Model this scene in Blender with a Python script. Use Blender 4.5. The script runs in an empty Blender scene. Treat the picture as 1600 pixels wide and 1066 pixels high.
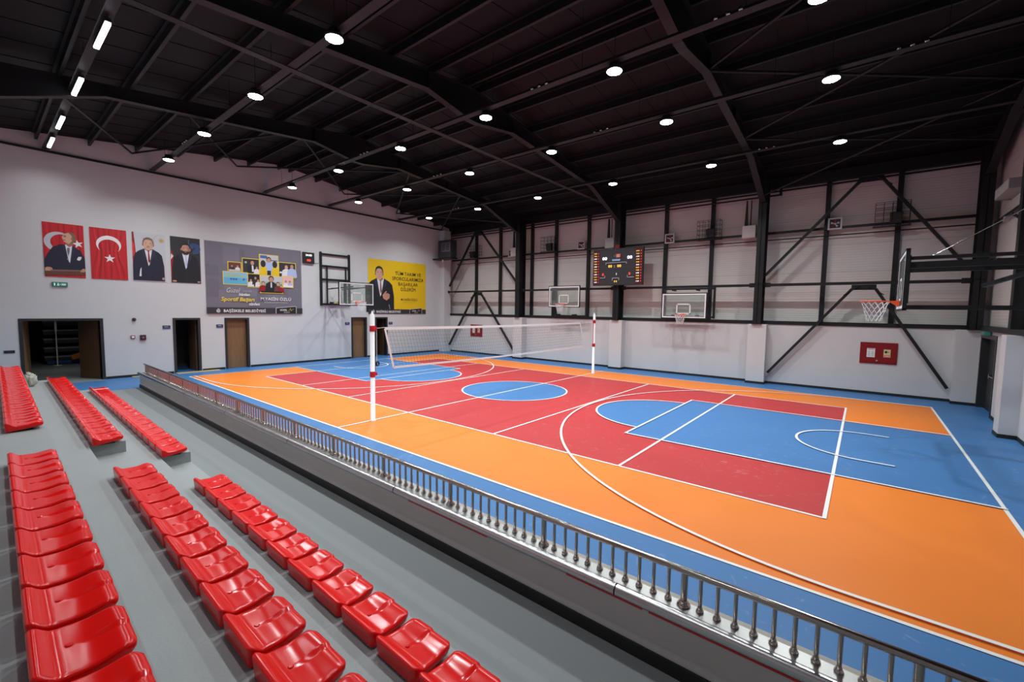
import bpy, bmesh, math, random
from mathutils import Vector, Matrix
random.seed(7)
PI = math.pi
sc = bpy.context.scene
COL = sc.collection

# ------------------------------------------------------------------ camera
CAM = (9.26885, -11.6361, 2.76778)
YAW, PITCH, ROLL, FPX = 2.25082, -0.07138, 0.0143, 678.21
cd = bpy.data.cameras.new('camera')
cam = bpy.data.objects.new('camera', cd)
COL.objects.link(cam)
fw = Vector((math.cos(PITCH)*math.cos(YAW), math.cos(PITCH)*math.sin(YAW), math.sin(PITCH)))
r0 = Vector((math.sin(YAW), -math.cos(YAW), 0))
u0 = r0.cross(fw)
rr = math.cos(ROLL)*r0 + math.sin(ROLL)*u0
uu = rr.cross(fw)
M = Matrix((rr, uu, -fw)).transposed().to_4x4()
M.translation = Vector(CAM)
cam.matrix_world = M
cd.sensor_fit = 'HORIZONTAL'
cd.sensor_width = 36.0
cd.lens = 36.0*FPX/1600.0
cd.clip_start = 0.05
cd.clip_end = 200
sc.camera = cam

# ------------------------------------------------------------------ world and exposure
w = bpy.data.worlds.new('world')
sc.world = w
w.use_nodes = True
w.node_tree.nodes['Background'].inputs['Color'].default_value = (0.01, 0.01, 0.012, 1)
w.node_tree.nodes['Background'].inputs['Strength'].default_value = 0.2
sc.view_settings.view_transform = 'Standard'
sc.view_settings.look = 'None'
sc.view_settings.gamma = 1
sc.view_settings.use_curve_mapping = False
sc.view_settings.exposure = 0.0
LAMP_W = 100.0      # each round pendant
TUBE_W = 23.0       # each linear pendant
LENS_E = 40.0

# ------------------------------------------------------------------ materials
MATS = {}
def mat(name, col, rough=0.5, metal=0.0, noise=0.0, nscale=6.0, bump=0.0, bscale=40.0, spec=0.5, emit=0.0,
        alpha=None, coat=0.0, stretch=(1, 1, 1), rvar=0.0):
    if name in MATS:
        return MATS[name]
    m = bpy.data.materials.new(name)
    m.use_nodes = True
    nt = m.node_tree
    b = nt.nodes['Principled BSDF']
    b.inputs['Base Color'].default_value = (*col, 1)
    b.inputs['Roughness'].default_value = rough
    b.inputs['Metallic'].default_value = metal
    b.inputs['Specular IOR Level'].default_value = spec
    if coat:
        b.inputs['Coat Weight'].default_value = coat
        b.inputs['Coat Roughness'].default_value = 0.08
    if emit:
        b.inputs['Emission Color'].default_value = (*col, 1)
        b.inputs['Emission Strength'].default_value = emit
    tc = nt.nodes.new('ShaderNodeTexCoord')
    mp = nt.nodes.new('ShaderNodeMapping')
    mp.inputs['Scale'].default_value = stretch
    nt.links.new(tc.outputs['Object'], mp.inputs['Vector'])
    if noise or rvar:
        n = nt.nodes.new('ShaderNodeTexNoise')
        n.inputs['Scale'].default_value = nscale
        n.inputs['Detail'].default_value = 6
        nt.links.new(mp.outputs[0], n.inputs['Vector'])
        if noise:
            mx = nt.nodes.new('ShaderNodeMix')
            mx.data_type = 'RGBA'
            mx.inputs['A'].default_value = (*[c*(1-noise) for c in col], 1)
            mx.inputs['B'].default_value = (*[min(1, c*(1+noise)) for c in col], 1)
            nt.links.new(n.outputs['Fac'], mx.inputs['Factor'])
            nt.links.new(mx.outputs['Result'], b.inputs['Base Color'])
        if rvar:
            mr = nt.nodes.new('ShaderNodeMapRange')
            mr.inputs['From Min'].default_value = 0.3
            mr.inputs['From Max'].default_value = 0.7
            mr.inputs['To Min'].default_value = max(0.02, rough-rvar)
            mr.inputs['To Max'].default_value = rough+rvar
            nt.links.new(n.outputs['Fac'], mr.inputs['Value'])
            nt.links.new(mr.outputs[0], b.inputs['Roughness'])
    if bump:
        n2 = nt.nodes.new('ShaderNodeTexNoise')
        n2.inputs['Scale'].default_value = bscale
        n2.inputs['Detail'].default_value = 4
        nt.links.new(mp.outputs[0], n2.inputs['Vector'])
        bp = nt.nodes.new('ShaderNodeBump')
        bp.inputs['Strength'].default_value = bump
        bp.inputs['Distance'].default_value = 0.01
        nt.links.new(n2.outputs['Fac'], bp.inputs['Height'])
        nt.links.new(bp.outputs[0], b.inputs['Normal'])
    MATS[name] = m
    return m

def glass_mat(name, tint, fac=0.12, rough=0.05):
    if name in MATS:
        return MATS[name]
    m = bpy.data.materials.new(name)
    m.use_nodes = True
    nt = m.node_tree
    for n in list(nt.nodes):
        nt.nodes.remove(n)
    out = nt.nodes.new('ShaderNodeOutputMaterial')
    tr = nt.nodes.new('ShaderNodeBsdfTransparent')
    tr.inputs['Color'].default_value = (*tint, 1)
    gl = nt.nodes.new('ShaderNodeBsdfGlossy')
    gl.inputs['Roughness'].default_value = rough
    df = nt.nodes.new('ShaderNodeBsdfDiffuse')
    df.inputs['Color'].default_value = (0.75, 0.8, 0.78, 1)
    m1 = nt.nodes.new('ShaderNodeMixShader')
    m1.inputs[0].default_value = 0.4
    nt.links.new(gl.outputs[0], m1.inputs[1])
    nt.links.new(df.outputs[0], m1.inputs[2])
    m2 = nt.nodes.new('ShaderNodeMixShader')
    m2.inputs[0].default_value = fac
    nt.links.new(tr.outputs[0], m2.inputs[1])
    nt.links.new(m1.outputs[0], m2.inputs[2])
    nt.links.new(m2.outputs[0], out.inputs['Surface'])
    MATS[name] = m
    return m

def panel_mat():
    m = mat('white_sandwich_panel', (0.60, 0.58, 0.55), 0.45, noise=0.05, nscale=1.2)
    nt = m.node_tree
    b = nt.nodes['Principled BSDF']
    tc = nt.nodes.new('ShaderNodeTexCoord')
    sp = nt.nodes.new('ShaderNodeSeparateXYZ')
    nt.links.new(tc.outputs['Object'], sp.inputs[0])
    wv = nt.nodes.new('ShaderNodeMath'); wv.operation = 'MULTIPLY'; wv.inputs[1].default_value = 2*PI/0.09
    nt.links.new(sp.outputs['Z'], wv.inputs[0])
    sn = nt.nodes.new('ShaderNodeMath'); sn.operation = 'SINE'
    nt.links.new(wv.outputs[0], sn.inputs[0])
    bp = nt.nodes.new('ShaderNodeBump')
    bp.inputs['Strength'].default_value = 0.22
    bp.inputs['Distance'].default_value = 0.006
    nt.links.new(sn.outputs[0], bp.inputs['Height'])
    nt.links.new(bp.outputs[0], b.inputs['Normal'])
    return m

def wood_mat(name, col):
    m = mat(name, col, 0.45)
    nt = m.node_tree
    b = nt.nodes['Principled BSDF']
    tc = nt.nodes.new('ShaderNodeTexCoord')
    mp = nt.nodes.new('ShaderNodeMapping')
    mp.inputs['Scale'].default_value = (14, 14, 0.9)
    n = nt.nodes.new('ShaderNodeTexNoise')
    n.inputs['Scale'].default_value = 1.6
    n.inputs['Detail'].default_value = 8
    mx = nt.nodes.new('ShaderNodeMix'); mx.data_type = 'RGBA'
    mx.inputs['A'].default_value = (*[c*0.55 for c in col], 1)
    mx.inputs['B'].default_value = (*[c*1.35 for c in col], 1)
    nt.links.new(tc.outputs['Object'], mp.inputs[0])
    nt.links.new(mp.outputs[0], n.inputs['Vector'])
    nt.links.new(n.outputs['Fac'], mx.inputs['Factor'])
    nt.links.new(mx.outputs['Result'], b.inputs['Base Color'])
    return m

def court_mat(name, col, scuff=0.25):
    """painted sports floor: faint pale scuffs, slightly uneven sheen"""
    m = bpy.data.materials.new(name)
    m.use_nodes = True
    nt = m.node_tree
    b = nt.nodes['Principled BSDF']
    tc = nt.nodes.new('ShaderNodeTexCoord')
    n = nt.nodes.new('ShaderNodeTexNoise'); n.inputs['Scale'].default_value = 0.7; n.inputs['Detail'].default_value = 9
    n.inputs['Distortion'].default_value = 1.2
    n3 = nt.nodes.new('ShaderNodeTexNoise'); n3.inputs['Scale'].default_value = 3.2; n3.inputs['Detail'].default_value = 8
    n3.inputs['Distortion'].default_value = 2.5
    cr = nt.nodes.new('ShaderNodeMapRange')
    cr.inputs['From Min'].default_value = 0.62; cr.inputs['From Max'].default_value = 0.80
    cr.inputs['To Min'].default_value = 0.0; cr.inputs['To Max'].default_value = scuff
    mx = nt.nodes.new('ShaderNodeMix'); mx.data_type = 'RGBA'
    mx.inputs['A'].default_value = (*[c*0.93 for c in col], 1)
    mx.inputs['B'].default_value = (*[c*1.07 for c in col], 1)
    m2 = nt.nodes.new('ShaderNodeMix'); m2.data_type = 'RGBA'
    m2.inputs['B'].default_value = (0.62, 0.60, 0.62, 1)
    for q in (n, n3):
        nt.links.new(tc.outputs['Object'], q.inputs['Vector'])
    nt.links.new(n.outputs['Fac'], mx.inputs['Factor'])
    nt.links.new(n3.outputs['Fac'], cr.inputs['Value'])
    nt.links.new(cr.outputs[0], m2.inputs['Factor'])
    nt.links.new(mx.outputs['Result'], m2.inputs['A'])
    nt.links.new(m2.outputs['Result'], b.inputs['Base Color'])
    b.inputs['Specular IOR Level'].default_value = 0.35
    mr = nt.nodes.new('ShaderNodeMapRange')
    mr.inputs['To Min'].default_value = 0.38; mr.inputs['To Max'].default_value = 0.56
    nt.links.new(n.outputs['Fac'], mr.inputs['Value'])
    nt.links.new(mr.outputs[0], b.inputs['Roughness'])
    n2 = nt.nodes.new('ShaderNodeTexNoise'); n2.inputs['Scale'].default_value = 90
    nt.links.new(tc.outputs['Object'], n2.inputs['Vector'])
    bp = nt.nodes.new('ShaderNodeBump'); bp.inputs['Strength'].default_value = 0.08; bp.inputs['Distance'].default_value = 0.004
    nt.links.new(n2.outputs['Fac'], bp.inputs['Height'])
    nt.links.new(bp.outputs[0], b.inputs['Normal'])
    MATS[name] = m
    return m

PLASTER = mat('white_wall_plaster', (0.575, 0.58, 0.585), 0.75, noise=0.03, nscale=2, bump=0.05, bscale=60)
PANEL = panel_mat()
STEEL = mat('dark_grey_steel', (0.010, 0.011, 0.0125), 0.45, noise=0.15, nscale=3, spec=0.35)
ROOFM = mat('dark_roof_sheet', (0.0055, 0.0052, 0.006), 0.6, noise=0.1, nscale=2, spec=0.22)
FLANGE = mat('bounce_lit_steel', (0.017, 0.0165, 0.017), 0.5, noise=0.1, nscale=3, spec=0.35)  # lighter than the steel: bounced light on the flanges put into the colour
BLUE = court_mat('blue_court_paint', (0.050, 0.172, 0.40))
ORANGE = court_mat('orange_court_paint', (0.80, 0.205, 0.020), 0.10)
RED = court_mat('red_court_paint', (0.46, 0.030, 0.032), 0.25)
WHITE = mat('white_line_paint', (0.80, 0.80, 0.78), 0.45, noise=0.03)
GREYF = mat('grey_textured_floor', (0.215, 0.235, 0.24), 0.6, noise=0.14, nscale=160, bump=0.25, bscale=220)
CONC = mat('grey_painted_concrete', (0.30, 0.325, 0.325), 0.55, noise=0.07, nscale=2.2, bump=0.15, bscale=60)
SEATM = mat('red_seat_plastic', (0.80, 0.008, 0.006), 0.17, noise=0.03, nscale=3, spec=0.35)
BLACK = mat('black_paint', (0.012, 0.012, 0.013), 0.5, noise=0.1)
PARAP = mat('parapet_plaster', (0.60, 0.57, 0.56), 0.8, noise=0.07, nscale=1.5, bump=0.1, bscale=30)
CHROME = mat('polished_stainless', (0.62, 0.61, 0.60), 0.16, metal=1.0, noise=0.04, nscale=8)
PIPE = mat('brushed_stainless', (0.60, 0.60, 0.61), 0.27, metal=1.0, noise=0.05, nscale=8)
SATIN = mat('satin_stainless', (0.42, 0.42, 0.41), 0.38, metal=1.0, noise=0.05, nscale=8)
SMOKED = mat('smoked_stainless', (0.46, 0.42, 0.39), 0.18, metal=1.0, noise=0.05, nscale=8)
STONE = mat('beige_stone', (0.42, 0.38, 0.34), 0.5, noise=0.12, nscale=30)
WOOD = wood_mat('oak_door_veneer', (0.21, 0.115, 0.050))
WOODD = wood_mat('dark_oak_veneer', (0.12, 0.062, 0.028))
FRAMEM = mat('anthracite_door_frame', (0.020, 0.023, 0.026), 0.4)
LENS = mat('lamp_lens', (0.93, 1.0, 0.98), 0.4, emit=LENS_E)
TUBEL = mat('tube_lens', (0.90, 0.90, 1.0), 0.4, emit=9.0)
GLASS = glass_mat('board_glass', (0.90, 0.96, 0.93), 0.13)
NETW = mat('white_net_cord', (0.75, 0.75, 0.75), 0.8)
NETB = mat('dark_net_cord', (0.05, 0.05, 0.05), 0.8)
RIMO = mat('orange_rim_paint', (0.85, 0.10, 0.02), 0.35)
REDP = mat('red_cabinet_paint', (0.21, 0.002, 0.004), 0.35, noise=0.04)
LEDR = mat('red_led', (0.9, 0.05, 0.03), 0.4, emit=1.6)
LEDW = mat('white_led', (0.85, 0.86, 0.95), 0.4, emit=1.5)
LEDY = mat('amber_led', (0.95, 0.55, 0.08), 0.4, emit=1.2)

# ------------------------------------------------------------------ mesh helper
class MB:
    def __init__(s):
        s.v = []; s.f = []; s.m = []; s.mats = []; s.sm = []
    def mi(s, m):
        if m not in s.mats:
            s.mats.append(m)
        return s.mats.index(m)
    def add(s, vs, fs, m, smooth=False):
        o = len(s.v); k = s.mi(m)
        s.v += [tuple(p) for p in vs]
        for f in fs:
            s.f.append([o+i for i in f]); s.m.append(k); s.sm.append(smooth)
    def box(s, lo, hi, m):
        x0, y0, z0 = lo; x1, y1, z1 = hi
        s.hexa([(x0,y0,z0),(x1,y0,z0),(x1,y1,z0),(x0,y1,z0),(x0,y0,z1),(x1,y0,z1),(x1,y1,z1),(x0,y1,z1)], m)
    def hexa(s, p, m):
        s.add(p, [(0,3,2,1),(4,5,6,7),(0,1,5,4),(1,2,6,5),(2,3,7,6),(3,0,4,7)], m)
    def bar(s, a, b, w, h, m, up=(0,0,1)):
        a = Vector(a); b = Vector(b); d = (b-a).normalized(); up = Vector(up)
        if abs(d.dot(up)) > 0.99: up = Vector((1,0,0))
        r = d.cross(up).normalized(); u = r.cross(d).normalized()
        P = []
        for q in (a, b):
            for i, j in ((-1,-1),(1,-1),(1,1),(-1,1)):
                P.append(q + r*(i*w/2) + u*(j*h/2))
        s.add(P, [(0,3,2,1),(4,5,6,7),(0,1,5,4),(1,2,6,5),(2,3,7,6),(3,0,4,7)], m)
    def tube(s, a, b, r, m, n=10, r2=None, caps=True):
        a = Vector(a); b = Vector(b); d = (b-a).normalized()
        up = Vector((0,0,1)) if abs(d.z) < 0.95 else Vector((1,0,0))
        x = d.cross(up).normalized(); y = d.cross(x).normalized()
        r2 = r if r2 is None else r2
        P = []
        for q, R in ((a, r), (b, r2)):
            for i in range(n):
                t = 2*PI*i/n
                P.append(q + x*(R*math.cos(t)) + y*(R*math.sin(t)))
        F = [(i, (i+1) % n, n+(i+1) % n, n+i) for i in range(n)]
        s.add(P, F, m, True)
        if caps:
            o = len(s.v)
            s.add(P[:n], [tuple(range(n-1,-1,-1))], m); s.add(P[n:], [tuple(range(n))], m)
    def path(s, pts, r, m, n=8, closed=False):
        k = len(pts)
        for i in range(k if closed else k-1):
            s.tube(pts[i], pts[(i+1) % k], r, m, n, caps=not closed)
    def lathe(s, c, prof, m, n=24, axis='z', smooth=True):
        P = []; F = []
        for (r, h) in prof:
            for i in range(n):
                t = 2*PI*i/n; a, b = r*math.cos(t), r*math.sin(t)
                if axis == 'z': P.append((c[0]+a, c[1]+b, c[2]+h))
                elif axis == 'x': P.append((c[0]+h, c[1]+a, c[2]+b))
                else: P.append((c[0]+a, c[1]+h, c[2]+b))
        for j in range(len(prof)-1):
            for i in range(n):
                F.append((j*n+i, j*n+(i+1) % n, (j+1)*n+(i+1) % n, (j+1)*n+i))
        s.add(P, F, m, smooth)
        s.add(P[:n], [tuple(range(n-1,-1,-1))], m); s.add(P[-n:], [tuple(range(n))], m)
    def torus(s, c, R, r, m, axis='z', n=32, k=8, arc=(0, 2*PI)):
        P = []; F = []
        full = abs(arc[1]-arc[0]-2*PI) < 1e-6
        nn = n if full else n+1
        for i in range(nn):
            t = arc[0] + (arc[1]-arc[0])*i/n
            for j in range(k):
                q = 2*PI*j/k
                a = (R+r*math.cos(q)); h = r*math.sin(q)
                if axis == 'z': P.append((c[0]+a*math.cos(t), c[1]+a*math.sin(t), c[2]+h))
                elif axis == 'x': P.append((c[0]+h, c[1]+a*math.cos(t), c[2]+a*math.sin(t)))
                else: P.append((c[0]+a*math.cos(t), c[1]+h, c[2]+a*math.sin(t)))
        for i in range(n):
            for j in range(k):
                i2 = (i+1) % nn
                F.append((i*k+j, i2*k+j, i2*k+(j+1) % k, i*k+(j+1) % k))
        s.add(P, F, m, True)
    def prism(s, poly, a0, a1, m, axis='x'):
        """poly of 2-D points extruded along an axis"""
        n = len(poly); P = []
        for a in (a0, a1):
            for (p, q) in poly:
                P.append({'x': (a, p, q), 'y': (p, a, q), 'z': (p, q, a)}[axis])
        F = [(i, (i+1) % n, n+(i+1) % n, n+i) for i in range(n)] + [tuple(range(n-1,-1,-1)), tuple(range(n, 2*n))]
        s.add(P, F, m)
    def mesh(s, name, origin=(0,0,0), fix=True):
        me = bpy.data.meshes.new(name)
        ox, oy, oz = origin
        me.from_pydata([(x-ox, y-oy, z-oz) for x, y, z in s.v], [], s.f)
        for m in s.mats: me.materials.append(m)
        me.polygons.foreach_set('material_index', s.m)
        me.polygons.foreach_set('use_smooth', s.sm)
        if fix:
            bm = bmesh.new(); bm.from_mesh(me)
            bmesh.ops.recalc_face_normals(bm, faces=bm.faces)
            bm.to_mesh(me); bm.free()
        me.update()
        return me
    def base(s):
        xs = [p[0] for p in s.v]; ys = [p[1] for p in s.v]; zs = [p[2] for p in s.v]
        return ((min(xs)+max(xs))/2, (min(ys)+max(ys))/2, min(zs))
    def put(s, name, parent=None, label=None, cat=None, group=None, kind=None, origin=None, fix=True, bevel=0, world=None):
        o0 = origin if origin is not None else s.base()
        ob = bpy.data.objects.new(name, s.mesh(name, o0, fix))
        COL.objects.link(ob)
        loc = Vector(o0)
        if parent is not None:
            ob.parent = parent
            p = parent; off = Vector((0,0,0))
            while p is not None:
                off += p.location; p = p.parent
            loc = loc - off
        ob.location = loc
        if bevel:
            md = ob.modifiers.new('bevel', 'BEVEL'); md.width = bevel; md.segments = 2; md.limit_method = 'ANGLE'
        tag(ob, label, cat, group, kind)
        return ob

def tag(o, label=None, cat=None, group=None, kind=None):
    if label: o['label'] = label
    if cat: o['category'] = cat
    if group: o['group'] = group
    if kind: o['kind'] = kind
    return o

def thing(name, loc, label, cat, group=None, rz=0.0):
    o = bpy.data.objects.new(name, None)
    COL.objects.link(o)
    o.location = loc; o.rotation_euler = (0, 0, rz); o.empty_display_size = 0.1
    return tag(o, label, cat, group)

def struct(mb, name, bevel=0):
    return mb.put(name, kind='structure', bevel=bevel)

def copy_tree(o, parent=None):
    c = o.copy(); COL.objects.link(c)
    if parent is not None: c.parent = parent
    for ch in list(o.children):
        copy_tree(ch, c)
    return c

# ------------------------------------------------------------------ flat artwork on a wall
_tc = {}
def text2d(txt, size, offset=0.0, shear=0.0):
    key = (txt, size, offset, shear)
    if key in _tc: return _tc[key]
    cu = bpy.data.curves.new('t', 'FONT'); cu.body = txt; cu.size = size; cu.resolution_u = 2
    cu.offset = offset; cu.shear = shear; cu.fill_mode = 'FRONT'; cu.align_x = 'CENTER'
    ob = bpy.data.objects.new('t', cu); COL.objects.link(ob)
    bpy.context.view_layer.update()
    dg = bpy.context.evaluated_depsgraph_get()
    me = ob.evaluated_get(dg).to_mesh()
    V = [(v.co.x, v.co.y) for v in me.vertices]; F = [tuple(p.vertices) for p in me.polygons]
    ob.evaluated_get(dg).to_mesh_clear()
    bpy.data.objects.remove(ob); bpy.data.curves.remove(cu)
    _tc[key] = (V, F)
    return V, F

class Art:
    """flat printed artwork: u to the viewer's right, v up, thin layers in front of a board"""
    def __init__(s, O, U, N, step=0.0004):
        s.O = Vector(O); s.U = Vector(U); s.N = Vector(N); s.V = Vector((0,0,1)); s.d = 0.0; s.step = step
        s.mb = MB()
    def P(s, u, v, d=None):
        return s.O + s.U*u + s.V*v + s.N*(s.d if d is None else d)
    def board(s, u0, v0, u1, v1, th, m):
        ps = [s.P(u, v, d) for d in (0, th) for u, v in ((u0,v0),(u1,v0),(u1,v1),(u0,v1))]
        s.mb.add(ps, [(0,3,2,1),(4,5,6,7),(0,1,5,4),(1,2,6,5),(2,3,7,6),(3,0,4,7)], m)
        s.d = th
    def poly(s, pts, m, up=True):
        if up: s.d += s.step
        s.mb.add([s.P(u, v) for u, v in pts], [tuple(range(len(pts)))], m)
    def rect(s, u0, v0, u1, v1, m, up=True):
        s.poly([(u0,v0),(u1,v0),(u1,v1),(u0,v1)], m, up)
    def ell(s, u, v, a, b, m, n=24, up=True, t0=0, t1=2*PI):
        s.poly([(u+a*math.cos(t0+(t1-t0)*i/n), v+b*math.sin(t0+(t1-t0)*i/n)) for i in range(n)], m, up)
    def ring(s, u, v, r0, r1, m, t0=0, t1=2*PI, n=24):
        s.d += s.step
        a = [(u+r1*math.cos(t0+(t1-t0)*i/n), v+r1*math.sin(t0+(t1-t0)*i/n)) for i in range(n+1)]
        b = [(u+r0*math.cos(t0+(t1-t0)*i/n), v+r0*math.sin(t0+(t1-t0)*i/n)) for i in range(n+1)]
        P = [s.P(*q) for q in a+b]
        s.mb.add(P, [(i, i+1, n+2+i, n+1+i) for i in range(n)], m)
    def line(s, pts, wd, m):
        s.d += s.step
        for (a, b), (c, e) in zip(pts[:-1], pts[1:]):
            L = math.hypot(c-a, e-b) or 1; nx, ny = -(e-b)/L*wd/2, (c-a)/L*wd/2
            s.mb.add([s.P(a+nx,b+ny), s.P(a-nx,b-ny), s.P(c-nx,e-ny), s.P(c+nx,e+ny)], [(0,1,2,3)], m)
    def star(s, u, v, r, m, rot=PI/2, k=0.382):
        s.poly([(u+(r if i % 2 == 0 else r*k)*math.cos(rot+PI*i/5), v+(r if i % 2 == 0 else r*k)*math.sin(rot+PI*i/5)) for i in range(10)], m)
    def crescent(s, u, v, R, m, ang=0.0, sx=1.0, sy=1.0, inner=0.8, shift=0.25):
        """crescent opening toward ang"""
        n = 26
        cx, cy = shift*R*math.cos(ang), shift*R*math.sin(ang)
        r = inner*R
        # intersection angle
        d = shift*R
        a = (R*R - r*r + d*d)/(2*d)
        t = math.acos(max(-1, min(1, a/R)))
        t2 = math.acos(max(-1, min(1, (a-d)/r)))
        out = [(R*math.cos(ang+t+(2*PI-2*t)*i/n), R*math.sin(ang+t+(2*PI-2*t)*i/n)) for i in range(n+1)]
        inn = [(cx+r*math.cos(ang+t2+(2*PI-2*t2)*i/n), cy+r*math.sin(ang+t2+(2*PI-2*t2)*i/n)) for i in range(n+1)]
        s.d += s.step
        P = [s.P(u+p*sx, v+q*sy) for p, q in out+inn]
        s.mb.add(P, [(i, i+1, n+2+i, n+1+i) for i in range(n)], m)
    def text(s, txt, u, v, size, m, offset=0.0, shear=0.0, align='c', sx=1.0):
        V, F = text2d(txt, size, offset, shear)
        if not V: return
        s.d += s.step
        x0 = min(p[0] for p in V); x1 = max(p[0] for p in V)
        du = {'c': -(x0+x1)/2, 'l': -x0, 'r': -x1}[align]
        s.mb.add([s.P(u+(p[0]+du)*sx, v+p[1]) for p in V], F, m)
    def put(s, name, parent=None, **k):
        return s.mb.put(name, parent, fix=False, **k)

def pm(name, rgb, rough=0.55):
    return mat('print_'+name, rgb, rough, noise=0.03, nscale=12)
INK = dict(
    skin=pm('skin', (0.52, 0.27, 0.18)), skinl=pm('light_skin', (0.62, 0.36, 0.25)), skind=pm('shade_skin', (0.33, 0.15, 0.09)),
    hair=pm('dark_hair', (0.025, 0.018, 0.015)), grey=pm('grey_hair', (0.16, 0.12, 0.09)), blond=pm('fair_hair', (0.20, 0.13, 0.07)),
    navy=pm('navy_suit', (0.012, 0.014, 0.035)), suit=pm('black_suit', (0.010, 0.011, 0.016)), lapel=pm('lapel', (0.020, 0.024, 0.052)),
    shirt=pm('white_shirt', (0.72, 0.72, 0.75)), red=pm('flag_red', (0.52, 0.012, 0.020)), redd=pm('deep_red', (0.28, 0.005, 0.010)),
    redl=pm('bright_red', (0.70, 0.030, 0.035)), white=pm('white', (0.80, 0.80, 0.80)), pale=pm('pale_grey', (0.52, 0.53, 0.57)),
    black=pm('black', (0.010, 0.010, 0.012)), char=pm('charcoal', (0.030, 0.028, 0.034)), slate=pm('slate', (0.165, 0.155, 0.190)),
    slatel=pm('light_slate', (0.188, 0.177, 0.215)), slated=pm('dark_slate', (0.146, 0.137, 0.170)), yellow=pm('yellow', (0.78, 0.52, 0.004)),
    yline=pm('frame_yellow', (0.80, 0.60, 0.05)), gold=pm('gold', (0.50, 0.33, 0.06)), tie=pm('crimson_tie', (0.25, 0.006, 0.012)),
    blue=pm('blue', (0.05, 0.13, 0.35)), lblue=pm('light_blue', (0.25, 0.50, 0.72)), lbtie=pm('pale_blue_tie', (0.40, 0.50, 0.75)),
    brown=pm('brown', (0.13, 0.045, 0.030)), mauve=pm('mauve_tie', (0.22, 0.12, 0.10)), green=pm('green', (0.01, 0.16, 0.10)),
    lgreen=pm('soft_green', (0.35, 0.50, 0.35)), teal=pm('teal', (0.02, 0.12, 0.11)), pink=pm('pink', (0.75, 0.45, 0.42)))

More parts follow.
